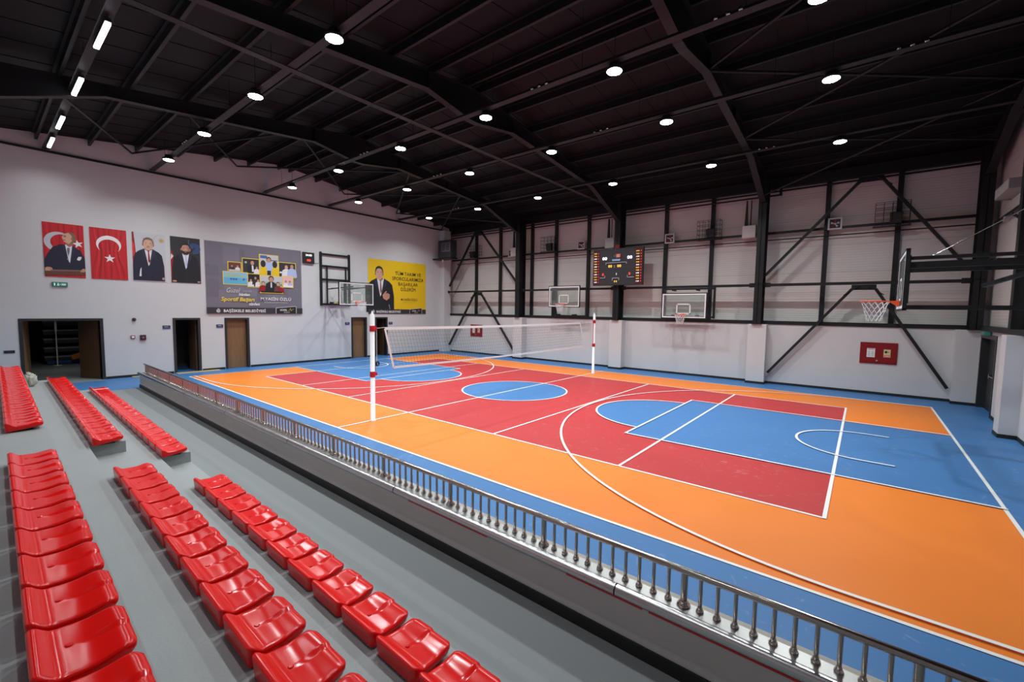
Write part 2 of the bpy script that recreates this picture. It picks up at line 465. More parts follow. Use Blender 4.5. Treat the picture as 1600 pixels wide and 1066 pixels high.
def figure(A, u, v, h, suit='suit', tie='tie', hair='hair', look=0.0, moust=False, beard=False, wide=1.0, skin='skin', lean=0.0):
    """head and shoulders of a man in a suit; h = height of the visible figure above v"""
    k = INK; hd = h*0.145; cu = u+lean; hv = v+h-hd*1.15
    w = h*0.36*wide
    A.poly([(u-w,v),(u+w,v),(u+w*0.99,v+h*.35),(u+w*.86,v+h*.60),(u+w*.66,v+h*.67),(u+w*.28,v+h*.735),(u-w*.28,v+h*.735),
            (u-w*.66,v+h*.67),(u-w*.86,v+h*.60),(u-w*.99,v+h*.35)], k[suit])
    A.poly([(u-w*.25,v+h*.735),(u+w*.25,v+h*.735),(u+w*.05,v+h*.38),(u-w*.02,v+h*.34)], k['shirt'])
    A.poly([(cu-hd*.42,hv-hd*.45),(cu+hd*.42,hv-hd*.45),(u+hd*.48,v+h*.72),(u,v+h*.675),(u-hd*.48,v+h*.72)], k['skind'])
    A.poly([(u-w*.07,v+h*.70),(u+w*.07,v+h*.70),(u+w*.04,v+h*.665),(u+w*.10,v+h*.46),(u+w*.02,v+h*.40),(u-w*.04,v+h*.46),(u-w*.03,v+h*.665)], k[tie])
    A.poly([(u-w*.27,v+h*.74),(u-w*.44,v+h*.70),(u-w*.40,v+h*.58),(u-w*.30,v+h*.56),(u-w*.02,v+h*.33)], k['lapel'])
    A.poly([(u+w*.27,v+h*.74),(u+w*.44,v+h*.70),(u+w*.40,v+h*.58),(u+w*.30,v+h*.56),(u+w*.03,v+h*.33)], k['lapel'])
    A.line([(u+w*.01,v+h*.33),(u+w*.03,v)], h*.006, k['lapel'])
    fx = cu+look*hd
    A.ell(cu, hv+hd*.30, hd*.70, hd*.86, k[hair])
    for sg in (-1, 1): A.ell(cu+sg*hd*.66, hv-hd*.02, hd*.10, hd*.22, k['skind'])
    oval = lambda a_, b_, dy: [(fx+hd*a_*math.cos(t)*(1.0 if math.sin(t) > 0 else 1-.16*math.sin(t)**2), hv+hd*(dy+b_*math.sin(t))) for t in [2*PI*i/28 for i in range(28)]]
    A.poly(oval(.60, .90, .0), k[skin])
    if beard:
        A.poly([(fx-hd*.58, hv-hd*.10), (fx-hd*.50, hv-hd*.62), (fx-hd*.2, hv-hd*.90), (fx+hd*.2, hv-hd*.90), (fx+hd*.50, hv-hd*.62), (fx+hd*.58, hv-hd*.10), (fx+hd*.36, hv-hd*.30), (fx, hv-hd*.34), (fx-hd*.36, hv-hd*.30)], k['hair'])
    A.poly([(fx+hd*.12,hv+hd*.75),(fx+hd*.56,hv+hd*.3),(fx+hd*.52,hv-hd*.45),(fx+hd*.34,hv-hd*.2),(fx+hd*.36,hv+hd*.35)], k['skind' if skin == 'skin' else 'skin'])
    A.poly([(fx-hd*.62,hv+hd*.45),(fx-hd*.40,hv+hd*.72),(fx,hv+hd*.80),(fx+hd*.40,hv+hd*.72),(fx+hd*.62,hv+hd*.45),(fx+hd*.55,hv+hd*.95),(fx,hv+hd*1.15),(fx-hd*.55,hv+hd*.95)], k[hair])
    A.poly([(fx-hd*.06,hv+hd*.15),(fx+hd*.06,hv+hd*.15),(fx+hd*.13,hv-hd*.18),(fx-hd*.13,hv-hd*.18)], k['skinl'])
    A.ell(fx, hv-hd*.20, hd*.14, hd*.04, k['skind'])
    for sg in (-1, 1):
        e = fx+sg*hd*.27
        A.ell(e, hv+hd*.12, hd*.12, hd*.045, k['shirt'], 12, sg < 0)
    for sg in (-1, 1):
        e = fx+sg*hd*.27
        A.ell(e, hv+hd*.12, hd*.055, hd*.05, k['hair'], 10, sg < 0)
        A.ell(e, hv+hd*.25, hd*.15, hd*.03, k['grey' if hair == 'grey' else 'hair'], 12, False)
    A.ell(fx, hv-hd*.46, hd*.20, hd*.045, k['redd'])
    A.ell(fx, hv-hd*.45, hd*.14, hd*.02, k['shirt'])
    if moust or beard:
        A.ell(fx, hv-hd*.36, hd*.22, hd*.04, k['grey'] if not beard else k['hair'])

# ------------------------------------------------------------------ geometry constants
XL, XR = -12.4, 12.1
YB, YP = 8.1, 8.6           # lower masonry wall, upper sandwich panel behind
YS = -12.6                   # wall behind the stands
ZS = 2.35
RIDGE = -2.2
def roof_z(y): return 9.42 - 0.125*abs(y-RIDGE)
def face_y(x): return -8.345 - 0.008*x        # stand side of the parapet
def tier_y(k, x): return (-9.50, -10.30, -11.10, -11.92)[k] - 0.016*(x-1)
TZ = (0.35, 0.72, 1.09, 1.46)

# ================================================================== FLOOR with painted court
F = MB()
F.box((XL-10, YS-.2, -0.2), (XR+.3, YP+.2, 0.0), BLUE)
LV = [0.0006]
def quad(x0, y0, x1, y1, m, step=True):
    if step: LV[0] += 0.0006
    z = LV[0]
    F.add([(x0,y0,z),(x1,y0,z),(x1,y1,z),(x0,y1,z)], [(0,1,2,3)], m)
def disc(cx, cy, r, m, t0=0, t1=2*PI, n=64):
    LV[0] += 0.0006
    F.add([(cx+r*math.cos(t0+(t1-t0)*i/n), cy+r*math.sin(t0+(t1-t0)*i/n), LV[0]) for i in range(n+1 if t1-t0 < 6.2 else n)],
          [tuple(range(n+1 if t1-t0 < 6.2 else n))], m)
def arc(cx, cy, r, t0, t1, wd=0.05, n=72):
    LV[0] += 0.0006
    P = [(cx+R*math.cos(t0+(t1-t0)*i/n), cy+R*math.sin(t0+(t1-t0)*i/n), LV[0]) for R in (r-wd/2, r+wd/2) for i in range(n+1)]
    F.add(P, [(i, i+1, n+2+i, n+1+i) for i in range(n)], WHITE)
def stripe(x0, y0, x1, y1, wd=0.05):
    h = wd/2
    if abs(x1-x0) > abs(y1-y0): quad(min(x0,x1)-h, y0-h, max(x0,x1)+h, y0+h, WHITE)
    else: quad(x0-h, min(y0,y1)-h, x0+h, max(y0,y1)+h, WHITE)
HL, HW, KEY, FT = 11.0, 6.5, 2.45, 5.2
# grey floor of the stand corridor and the store room behind the double door
LV[0] += 0.0006
F.add([(-9.38, face_y(-9.38)+.1, LV[0]), (XR, face_y(XR)+.1, LV[0]), (XR, YS, LV[0]), (-9.38, YS, LV[0])], [(0,3,2,1)], GREYF)
quad(XL-10, YS, -12.1, -8.75, GREYF, False)
quad(-HL, -HW, HL, HW, ORANGE)
quad(-9, -4.5, 9, 4.5, RED)
for sg in (-1, 1):
    quad(*((FT, -KEY, HL, KEY) if sg > 0 else (-HL, -KEY, -FT, KEY)), BLUE)
    disc(sg*FT, 0, 1.8, BLUE, PI/2 if sg > 0 else -PI/2, PI*1.5 if sg > 0 else PI/2, 40)
disc(0, 0, 1.8, BLUE)
for (a, b) in ((HW, 1), (-HW, 1)): stripe(-HL, a, HL, a)
for a in (-HL, HL): stripe(a, -HW, a, HW)
for a in (-4.5, 4.5): stripe(-9, a, 9, a)
for a in (-9, -6, -3, 3, 6, 9): stripe(a, -4.5, a, 4.5)
stripe(0, -HW, 0, HW)
arc(0, 0, 1.8, 0, 2*PI)
for sg in (-1, 1):
    for a in (-KEY, KEY): stripe(sg*FT, a, sg*HL, a)
    stripe(sg*FT, -KEY, sg*FT, KEY)
    b = sg*9.425
    t0, t1 = (PI/2, PI*1.5) if sg > 0 else (-PI/2, PI/2)
    arc(sg*FT, 0, 1.8, t0, t1)
    arc(b, 0, 6.34, t0, t1)
    for a in (-6.34, 6.34): stripe(b, a, sg*HL, a)
    arc(b, 0, 1.2, t0, t1)
    for a in (-1.2, 1.2): stripe(b, a, sg*9.83, a)
F.put('floor', kind='structure', origin=(0,0,0), fix=False)

# ================================================================== WALLS
def wall_with_holes(name, x0, x1, y0, y1, ztop, holes, mats=(PLASTER,), axis='y'):
    """holes: (a0, a1, z1) door openings from the floor"""
    b = MB(); a = y0 if axis == 'y' else x0; e = y1 if axis == 'y' else x1
    for (h0, h1, hz) in sorted(holes) + [(e, None, None)]:
        if axis == 'y':
            b.box((x0, a, 0), (x1, h0, ztop), PLASTER)
            if h1 is not None: b.box((x0, h0, hz), (x1, h1, ztop), PLASTER)
        a = h1
    return b
HOLES = [(-10.67, -8.79, 2.17), (-6.56, -5.77, 2.17), (-4.73, -3.91, 2.17), (1.30, 2.10, 2.17), (2.79, 3.46, 2.17)]
b = wall_with_holes('wall_left', XL-.25, XL, YS, YP+.1, 7.8, HOLES)
# gable above
g = [(YS, 7.8), (YP+.1, 7.8), (YP+.1, roof_z(YP+.1)-.02), (RIDGE, roof_z(RIDGE)-.02), (YS, roof_z(YS)-.02)]
b.prism(g, XL-.25, XL, PLASTER, 'x')
struct(b, 'wall_left')
b = MB(); b.box((XL, YS, 7.83), (XL+.06, YP-.02, 7.90), STEEL); struct(b, 'trim_1')
# small corner return by the yellow banner
b = MB(); b.box((XL+.001, 7.55, 0), (XL+.45, YB, 7.8), PLASTER); struct(b, 'wall_left_corner_pillar')

b = MB()
b.box((XL, YB, 0), (XR+.25, YP+.1, ZS), PLASTER)
struct(b, 'wall_back')
b = MB()
b.box((XL, YP, ZS), (XR+.25, YP+.1, 8.05), PANEL)
for z in (3.35, 4.35, 5.35, 6.35, 7.35):
    b.box((XL, YP-.003, z), (XR, YP, z+.008), mat('panel_joint', (.30, .29, .28), .6))
struct(b, 'wall_back_panel')
b = MB()
b.box((XL, YB-.03, ZS), (XR, YB+.12, ZS+.14), STEEL)
struct(b, 'trim_2')
b = MB()
b.box((XL+.5, YB-.018, 0), (XR-.5, YB, .09), BLACK)
struct(b, 'baseboard_back')
b = MB()
yy = [YS] + [v for h in sorted(HOLES) for v in (h[0]-.1, h[1]+.1)] + [7.5]
for i in range(0, len(yy), 2):
    b.box((XL, yy[i], 0), (XL+.018, yy[i+1], .09), BLACK)
struct(b, 'baseboard_left')
# pilasters under the steel columns
for X in (-6, 0, 6):
    b = MB()
    b.box((X-.30, 7.68, 0), (X+.34, YB, ZS), PLASTER)
    struct(b, 'wall_back_pillar')
    b = MB()
    b.box((X-.315, 7.665, 0), (X+.355, 7.68, .09), BLACK); b.box((X-.315, 7.68, 0), (X-.30, YB-.02, .09), BLACK); b.box((X+.34, 7.68, 0), (X+.355, YB-.02, .09), BLACK)
    struct(b, 'pillar_skirting')
b = MB(); b.box((11.55, 7.72, 0), (XR, YB, ZS), PLASTER); struct(b, 'wall_back_corner_pillar')
b = MB(); b.box((11.535, 7.705, 0), (XR-.02, 7.72, .09), BLACK); b.box((11.535, 7.72, 0), (11.55, YB-.02, .09), BLACK); struct(b, 'corner_skirting')
# right wall
b = MB()
b.box((XR, 7.62, 0), (XR+.25, YB, ZS), PLASTER)
b.box((XR, 5.75, 2.17), (XR+.25, 7.62, ZS), PLASTER)
b.box((XR, YS, 0), (XR+.25, 5.75, ZS), PLASTER)
b.box((XR+.15, YS, ZS), (XR+.25, YB, 8.0), PANEL)
g = [(YS, 8.0), (YB, 8.0), (YB, roof_z(YB)-.02), (RIDGE, roof_z(RIDGE)-.02), (YS, roof_z(YS)-.02)]
b.prism(g, XR+.15, XR+.25, PANEL, 'x')
struct(b, 'wall_right')
b = MB(); b.box((11.80, 3.03, 0), (XR, 3.50, ZS), PLASTER); struct(b, 'wall_right_pillar')
b = MB()
b.box((11.785, 3.015, 0), (11.80, 3.5, .09), BLACK); b.box((11.80, 3.015, 0), (XR, 3.03, .09), BLACK)
b.box((XR-.018, -8.2, 0), (XR, 3.0, .09), BLACK); b.box((XR-.018, 3.52, 0), (XR, 5.66, .09), BLACK)
struct(b, 'baseboard_right')
b = MB(); b.box((XR-.08, YS+.1, ZS), (XR+.15, YB-.1, ZS+.14), STEEL); struct(b, 'trim_3')
b = MB(); b.box((XL-.25, YS-.25, 0), (XR+.25, YS, 8.12), PLASTER); struct(b, 'wall_front')

# ================================================================== ROOF
b = MB()
for (ya, yb) in ((RIDGE, YP+.1), (YS-.25, RIDGE)):
    za, zb = roof_z(ya), roof_z(yb)
    b.hexa([(XL-.25,ya,za),(XR+.25,ya,za),(XR+.25,yb,zb),(XL-.25,yb,zb),(XL-.25,ya,za+.1),(XR+.25,ya,za+.1),(XR+.25,yb,zb+.1),(XL-.25,yb,zb+.1)], ROOFM)
    # shallow ribs of the roof sheet, running down the slope
    x = XL+.3
    while x < XR:
        b.hexa([(x,ya,za-.012),(x+.03,ya,za-.012),(x+.03,yb,zb-.012),(x,yb,zb-.012),(x,ya,za),(x+.03,ya,za),(x+.03,yb,zb),(x,yb,zb)], ROOFM)
        x += 1.0
struct(b, 'ceiling')
# purlins
ys = [RIDGE + s*(0.25+1.28*i) for s in (-1, 1) for i in range(9)]
for y in sorted(ys):
    if y > 7.9 or y < YS+.3: continue
    z = roof_z(y)-.035
    b = MB()
    b.box((XL+.02, y-.008, z-.20), (XR+.1, y+.008, z), STEEL)
    b.box((XL+.02, y-.008, z-.21), (XR+.1, y+.062, z-.20), FLANGE)
    b.box((XL+.02, y-.062, z-.012), (XR+.1, y+.008, z), FLANGE)
    struct(b, 'roof_beam')
# portal frames
LOWP = [(7.55, 7.05), (5.0, 8.02), (-0.35, 8.52), (-2.05, 8.27), (-2.35, 8.27), (-3.9, 8.54), (-9.3, 8.02), (-11.9, 7.05)]
def low_z(y):
    for (a, za), (c, zc) in zip(LOWP[:-1], LOWP[1:]):
        if c <= y <= a: return zc+(za-zc)*(y-c)/(a-c)
    return 7.05
for X in (-12.13, -6.0, 0.0, 6.0, 11.95):
    if X < -12: continue
    b = MB(); t = .006; hw = .10
    for (ya, za), (yb, zb) in zip(LOWP[:-1], LOWP[1:]):
        for (ta, tb) in ([(ya, yb)] if not (yb < RIDGE < ya) else [(ya, RIDGE), (RIDGE, yb)]):
            la = za+(zb-za)*(ta-ya)/(yb-ya); lb = za+(zb-za)*(tb-ya)/(yb-ya)
            ua, ub = roof_z(ta)-.25, roof_z(tb)-.25
            b.hexa([(X-t,ta,la),(X+t,ta,la),(X+t,tb,lb),(X-t,tb,lb),(X-t,ta,ua),(X+t,ta,ua),(X+t,tb,ub),(X-t,tb,ub)], STEEL)
            b.hexa([(X-hw,ta,la-.02),(X+hw,ta,la-.02),(X+hw,tb,lb-.02),(X-hw,tb,lb-.02),(X-hw,ta,la),(X+hw,ta,la),(X+hw,tb,lb),(X-hw,tb,lb)], FLANGE)
            b.hexa([(X-hw,ta,ua),(X+hw,ta,ua),(X+hw,tb,ub),(X-hw,tb,ub),(X-hw,ta,ua+.02),(X+hw,ta,ua+.02),(X+hw,tb,ub+.02),(X-hw,tb,ub+.02)], STEEL)
    for y in (5.0, -0.35, -3.9, -9.3, 2.3, -6.6):
        for s_ in (-1, 1):
            b.box((X+min(s_*t, s_*hw), y-.006, low_z(y)), (X+max(s_*t, s_*hw), y+.006, roof_z(y)-.25), STEEL)
    # tapered leg joining the column head
    struct(b, 'roof_rafter_beam')
    # column
    b = MB(); y0, y1 = 7.62, 8.22
    b.box((X-.14, y0, ZS), (X+.14, y0+.018, 7.9), STEEL)
    b.box((X-.14, y1-.018, ZS), (X+.14, y1, 7.9), STEEL)
    b.box((X-.008, y0, ZS), (X+.008, y1, 7.9), STEEL)
    b.box((X-.18, y0-.03, ZS), (X+.18, y1, ZS+.025), STEEL)
    for z in (3.9, 7.0):
        b.box((X-.14, y0, z), (X+.14, y1, z+.015), STEEL)
    struct(b, 'steel_column')
    b = MB(); y0, y1 = -12.55, -11.9
    b.box((X-.14, y0, 1.47), (X+.14, y0+.018, 7.6), STEEL); b.box((X-.14, y1-.018, 1.47), (X+.14, y1, 7.6), STEEL); b.box((X-.008, y0, 1.47), (X+.008, y1, 7.6), STEEL)
    if X > 10: b = None
    if b: struct(b, 'steel_column')
# upper posts and horizontal members of the back wall
for X in (-10, -8, -5.62, -4, -2, 2, 4, 8, 10):
    b = MB(); b.box((X-.075, 8.44, ZS), (X+.075, 8.58, 7.75), STEEL)
    b.put('wall_post_beam', kind='structure')
b = MB(); b.box((XL, 8.38, 7.66), (XR, 8.58, 8.06), STEEL); b.box((XL, 8.36, 7.52), (XR, 8.42, 7.58), STEEL); struct(b, 'eave_beam')
b = MB(); b.box((XL+.3, 8.36, 5.90), (XR, 8.43, 5.99), STEEL); struct(b, 'wall_beam')
for (xa, xb) in ((-12.1, -6.15), (-5.85, -.15), (.15, 5.85), (6.15, 11.8)):
    b = MB()
    b.box((xa, 7.86, 3.83), (xb, 7.98, 3.93), STEEL)
    for xe, sg in ((xa, 1), (xb, -1)):
        b.box((min(xe, xe+sg*.22), 7.90, 3.80), (max(xe, xe+sg*.22), 7.94, 3.97), STEEL)
    struct(b, 'strut_beam')
# inverted-V braces in the end bays
def braces(xc, xa, xb):
    for (zt, zl, zone) in ((7.50, 4.25, 'upper'), (3.80, .45, 'lower')):
        for sx, xe in ((-1, xa), (1, xb)):
            b = MB()
            if zone == 'upper' and not (xc < 0 and sx < 0): xe += sx*.26
            b.bar((xc+sx*.32, 7.92, zt-.12), (xe, 7.92, zl), .09, .11, STEEL, up=(0,1,0))
            b.bar((xc+sx*.12, 7.92, zt-.02), (xc+sx*.55, 7.92, zt-.34), .02, .20, STEEL, up=(0,1,0))
            side = 'poster wall' if xc < 0 else 'exit door corner'
            far = {(-1, -1): 'steeper left', (1, -1): 'steeper right', (-1, 1): 'left', (1, 1): 'right'}[(sx, -1 if xc < 0 else 1)]
            b.put('diagonal_brace', label='dark steel diagonal, %s leg of the %s inverted V near the %s' % ('left' if sx < 0 else 'right', zone, side),
                  cat='steel brace', group='diagonal braces on the back wall')
        b = MB(); b.box((xc-.34, 7.90, zt-.16), (xc+.34, 7.94, zt+.02), STEEL); b.put('gusset_beam', kind='structure')
braces(9.2, 6.42, 11.46)
braces(-9.3, -11.84, -6.44)
# roof bracing
def rb(p, q):
    b = MB(); b.tube(p, q, .035, STEEL, 8)
    b.put('roof_brace_beam', kind='structure')
for (yo, yi) in ((-7.7, -10.1), (-7.7, -4.9), (-4.2, -7.6), (-4.2, .25), (.8, -4.3), (.8, 3.4), (4.05, .2), (4.05, 6.6), (7.5, 3.2)):
    rb((-12.2, yo, roof_z(yo)-.36), (-6.0, yi, low_z(yi)+.05))
for (yo, yi) in ((3.7, 7.3), (6.2, 3.7), (-.4, 3.7), (3.7, -.3), (-4.6, -.3), (-.4, -4.4), (-4.6, -8.2)):
    rb((11.85, yo, low_z(yo)+.06), (6.0, yi, low_z(yi)+.05))

# end-wall steel on the right wall
for y in (3.27, -2.4, -7.5):
    b = MB(); y0 = y
    b.box((11.86, y0-.11, ZS+.14), (11.875, y0+.11, roof_z(y0)-.3), STEEL); b.box((12.10, y0-.11, ZS+.14), (12.115, y0+.11, roof_z(y0)-.3), STEEL)
    b.box((11.86, y0-.006, ZS+.14), (12.115, y0+.006, roof_z(y0)-.3), STEEL)
    struct(b, 'end_wall_column')
b = MB(); b.box((12.12, -12.4, 5.5), (12.22, 7.6, 5.58), STEEL); struct(b, 'end_wall_beam')

# ================================================================== HANGING RAILS AND LAMPS
RAILY = [(-9.9, 'above the seating with long tube lamps'), (-7.1, 'carrying the lamp row over the railing'), (-3.08, 'second lamp row in from the railing'),
         (0.0, 'third lamp row in from the railing'), (4.3, 'carrying the lamp row nearest the scoreboard wall')]
for y, txt in RAILY:
    b = MB(); b.box((XL+.07, y-.09, 7.92), (11.8, y+.09, 7.935), FLANGE); b.box((XL+.07, y-.012, 7.935), (11.8, y+.012, 8.02), FLANGE)
    t = thing('ceiling_rail', (0, y, 7.92), 'long dark hanging rail %s' % txt, 'rail', 'hanging ceiling rails')
    b.put('rail_profile', t)
    for x in (-10.5, -7.5, -4.2, -1.6, 1.6, 4.2, 7.4, 10.2):
        h = MB(); h.tube((x, y, 8.02), (x, y, roof_z(y)-.03), .006, STEEL, 5)
        h.put('hanger_rod', t)
t = thing('ceiling_rail', (-.72, -2, 7.86), 'dark hanging rail crossing beneath all the other rails', 'rail', 'hanging ceiling rails')
b = MB(); b.box((-.81, -12.3, 7.90), (-.63, 7.5, 7.915), FLANGE); b.box((-.732, -12.3, 7.915), (-.708, 7.5, 7.92), FLANGE); b.put('rail_profile', t)

def area(name, loc, size, power, parent, shape='DISK', sy=None, col=(1, 1, 1), spread=140):
    l = bpy.data.lights.new(name, 'AREA'); l.shape = shape; l.size = size
    if sy: l.size_y = sy
    l.energy = power; l.color = col; l.spread = math.radians(spread)
    o = bpy.data.objects.new(name, l); COL.objects.link(o); o.parent = parent; o.location = loc
    return o
def make_high_bay():
    t = thing('pendant_lamp', (0, 0, 7.76), 'x', 'lamp', 'round pendant lamps')
    b = MB(); b.lathe((0, 0, 7.78), [(.162, 0), (.175, .02), (.175, .05), (.12, .075), (.10, .16), (.04, .17)], BLACK, 24); b.put('housing', t)
    b = MB(); b.lathe((0, 0, 7.765), [(.145, .0), (.155, .008), (.155, .02)], LENS, 24); b.put('lens', t)
    b = MB(); b.tube((0, 0, 7.95), (0, 0, 8.72), .006, BLACK, 5); b.put('cable', t)
    area('lamp_light', (0, 0, -.01), 0.29, LAMP_W, t, col=(.93, .985, 1.0))
    return t
def copy_lamp(o):
    c = o.copy(); COL.objects.link(c)
    for ch in o.children:
        k = ch.copy(); COL.objects.link(k); k.parent = c
    return c
ORD = ['first', 'second', 'third', 'fourth', 'fifth', 'sixth', 'seventh', 'eighth', 'ninth', 'tenth', 'eleventh', 'twelfth', 'thirteenth', 'fourteenth',
       'fifteenth', 'sixteenth', 'seventeenth', 'eighteenth', 'nineteenth', 'twentieth']
hb = make_high_bay(); first = True
ROWN = {-7.17: 'the row over the railing', -2.98: 'the second row', 0.10: 'the third row', 4.42: 'the scoreboard side row'}
for y, nm in ROWN.items():
    for i, x in enumerate((-9.75, -6.05, -2.35, 1.28, 4.92, 8.44)):
        if y < -5 and i == 5: continue
        o = hb if first else copy_lamp(hb); first = False
        o.location = (x, y, 7.76)
        o['label'] = 'round pendant lamp, %s from poster wall in %s' % (ORD[i], nm)
def make_linear():
    t = thing('tube_lamp', (0, -9.9, 7.74), 'x', 'lamp', 'long tube lamps over the seating')
    b = MB(); b.box((-.62, -9.945, 7.80), (.62, -9.855, 7.86), BLACK)
    b.put('housing', t)
    b = MB(); b.box((-.60, -9.94, 7.76), (.60, -9.86, 7.80), TUBEL); b.put('diffuser', t)
    b = MB()
    for x in (-.55, .55): b.tube((x, -9.9, 7.86), (x, -9.9, 7.92), .005, BLACK, 5)
    b.put('hanger', t)
    area('lamp_light', (0, 0, -.01), 1.18, TUBE_W, t, 'RECTANGLE', .07, (.95, .96, 1.0))
    return t
lt = make_linear(); first = True
for i, x in enumerate((-10.8, -8.4, -5.2, -2.12, 1.0, 4.1, 7.2)):
    o = lt if first else copy_lamp(lt); first = False
    o.location = (x, -9.9, 7.74)
    o['label'] = 'long white tube lamp over the seating, %s from the poster wall' % ORD[i]
# spotlight clusters standing on the rails
def cluster():
    t = thing('spotlight_bar', (0, 0, 7.94), 'x', 'spotlight', 'small spotlight bars on the rails')
    b = MB(); b.box((-.24, -.03, 7.94), (.24, .03, 8.0), BLACK); b.put('housing', t)
    for x in (-.2, .0, .2):
        b = MB(); b.lathe((x, -.09, 7.95), [(.035, -.02), (.045, 0), (.03, .05)], CHROME, 12); b.put('spot_head', t)
    return t
c0 = cluster(); first = True
for (x, y, s) in ((3.13, -3.08, 'on the second rail in, above centre court'), (3.1, 0, 'on the third rail in, above centre court'), (-4.06, -3.08, 'on the second rail in, toward poster wall'),
               (-3.9, 0.0, 'on the third rail in, toward poster wall'), (-7.8, -7.1, 'on the railing side rail near poster wall'), (-7.4, 4.3, 'on the scoreboard side rail, far corner'),
               (6.6, 4.3, 'on the scoreboard side rail, near column'), (9.7, 0, 'on the third rail in, exit door end'), (7.14, -3.08, 'on the second rail in, exit door end')):
    o = c0 if first else copy_lamp(c0); first = False
    o.location = (x, y, 7.936)
    o['label'] = 'small dark three-headed spotlight bar ' + s

# ================================================================== STAND: tiers, seats
def tier_block(b, k, xa, xb, z0, z1, ya=None, yb=None, m=CONC):
    """block between front edge of tier k (or offsets) following the stand's slight skew"""
    fy = ya or (lambda x: tier_y(k, x)); gy = yb or ((lambda x: tier_y(k+1, x)) if k < 3 else (lambda x: YS))
    b.hexa([(xa, gy(xa), z0), (xb, gy(xb), z0), (xb, fy(xb), z0), (xa, fy(xa), z0), (xa, gy(xa), z1), (xb, gy(xb), z1), (xb, fy(xb), z1), (xa, fy(xa), z1)], m)
XA, XB_, CUT = -7.62, XR-.02, (0.72, 2.36)
for k in range(4):
    b = MB()
    if k in (0, 1):
        mid = lambda x, k=k: tier_y(k, x)-.40
        low = TZ[k]-.17
        tier_block(b, k, XA, CUT[0], 0, TZ[k]); tier_block(b, k, CUT[1], XB_, 0, TZ[k])
        tier_block(b, k, CUT[0], CUT[1], 0, TZ[k], ya=mid)
        tier_block(b, k, CUT[0], CUT[1], 0, low, yb=mid)
    else:
        tier_block(b, k, XA, XB_, 0, TZ[k])
    struct(b, 'stand_slab')

SEAT_D = 0.345
def seat_shell():
    NU, NV = 28, 18; W, D = 0.445, SEAT_D
    P = []; rc = .055
    def prof(v):
        # v 0 back .. 1 front
        pts = [(0, .130), (.05, .132), (.26, .086), (.55, .082), (.92, .100), (1, .094)]
        for (a, ha), (c, hc) in zip(pts[:-1], pts[1:]):
            if a <= v <= c:
                t = (v-a)/(c-a); t = t*t*(3-2*t); return ha+(hc-ha)*t
        return pts[-1][1]
    for j in range(NV+1):
        v = j/NV
        for i in range(NU+1):
            u = i/NU*2-1
            x = u*W/2; y = v*D
            # rounded corners in plan
            cx = W/2-rc; ax = abs(x); r = rc if v > .5 else rc*.6
            cy = D-r if v > .5 else r
            if ax > W/2-r and ((v > .5 and y > cy) or (v <= .5 and y < cy)):
                dx, dy = ax-(W/2-r), abs(y-cy)
                m_ = max(dx, dy); L = math.hypot(dx, dy)
                if L > 0: dx, dy = dx*m_/L, dy*m_/L
                ax = W/2-r+dx; y = cy+dy if v > .5 else cy-dy
                x = ax if x > 0 else -ax
            h = prof(v)
            x *= 1-.075*v
            e = min(1, max(0, (v-.30)/.60)); e = e*e*(3-2*e)
            if u < 0: h += e*.012*(1-abs(u)*.8)
            else: h += e*(-.003+.006*u)
            h += .003*max(0, abs(u)-.85)/.15
            edge = i in (0, NU) or j in (0, NV)
            P.append((x, y, h-(.007 if edge else 0)))
    idx = lambda i, j: j*(NU+1)+i
    F_ = [(idx(i, j), idx(i+1, j), idx(i+1, j+1), idx(i, j+1)) for j in range(NV) for i in range(NU)]
    b = MB(); b.add(P, F_, SEATM, True)
    ring = [idx(i, 0) for i in range(NU+1)]+[idx(NU, j) for j in range(1, NV+1)]+[idx(i, NV) for i in range(NU-1, -1, -1)]+[idx(0, j) for j in range(NV-1, 0, -1)]
    V = []; n = len(ring)
    cxm, cym = 0, D/2
    for lay, (sc_, dz) in enumerate(((1.006, -.010), (1.0, -.03), (.965, None))):
        for r_ in ring:
            x, y, z = P[r_]
            zz = z+dz if dz is not None else .012+max(0, y-D*.05)*.11
            V.append((cxm+(x-cxm)*sc_, cym+(y-cym)*sc_, zz))
    o = len(b.v)
    allv = [P[r_] for r_ in ring]+V
    b.add(allv, [(L*n+i, L*n+(i+1) % n, (L+1)*n+(i+1) % n, (L+1)*n+i) for L in (0, 1, 2) for i in range(n)], SEATM, True)
    return b
def make_seat():
    t = thing('stadium_seat', (0, 0, 0), 'x', 'seat', 'red stadium seats')
    b = seat_shell(); o = b.put('seat_shell', t, origin=(0, 0, 0))
    bm = bmesh.new(); bm.from_mesh(o.data); bmesh.ops.remove_doubles(bm, verts=bm.verts, dist=1e-5)
    bmesh.ops.recalc_face_normals(bm, faces=bm.faces)
    for e in bm.edges:
        if len(e.link_faces) == 2 and e.calc_face_angle() > 1.15: e.smooth = False
    bm.to_mesh(o.data); bm.free()
    b = MB(); b.box((-.16, .05, 0), (.16, .25, .03), BLACK); b.box((-.13, .08, .03), (-.09, .22, .068), BLACK); b.box((.09, .08, .03), (.13, .22, .068), BLACK)
    b.put('mounting_bracket', t, origin=(0, 0, 0))
    b = MB(); b.lathe((-.02, .13, .0800), [(.016, 0), (.016, .006), (.010, .010)], SEATM, 14); b.put('bolt_cap', t, origin=(0, 0, 0))
    return t
proto = make_seat(); first = True
rowname = ['lowest', 'middle', 'top']
ang = math.atan(-0.016)
def put_seat(k, xc, label):
    global first
    o = proto if first else copy_lamp(proto); first = False
    yf = tier_y(k, xc)-.03+(-.02 if k == 0 else 0)
    o.location = (xc, yf-SEAT_D, TZ[k]); o.rotation_euler = (0, 0, ang)
    o['label'] = label
PITCH_S = .475
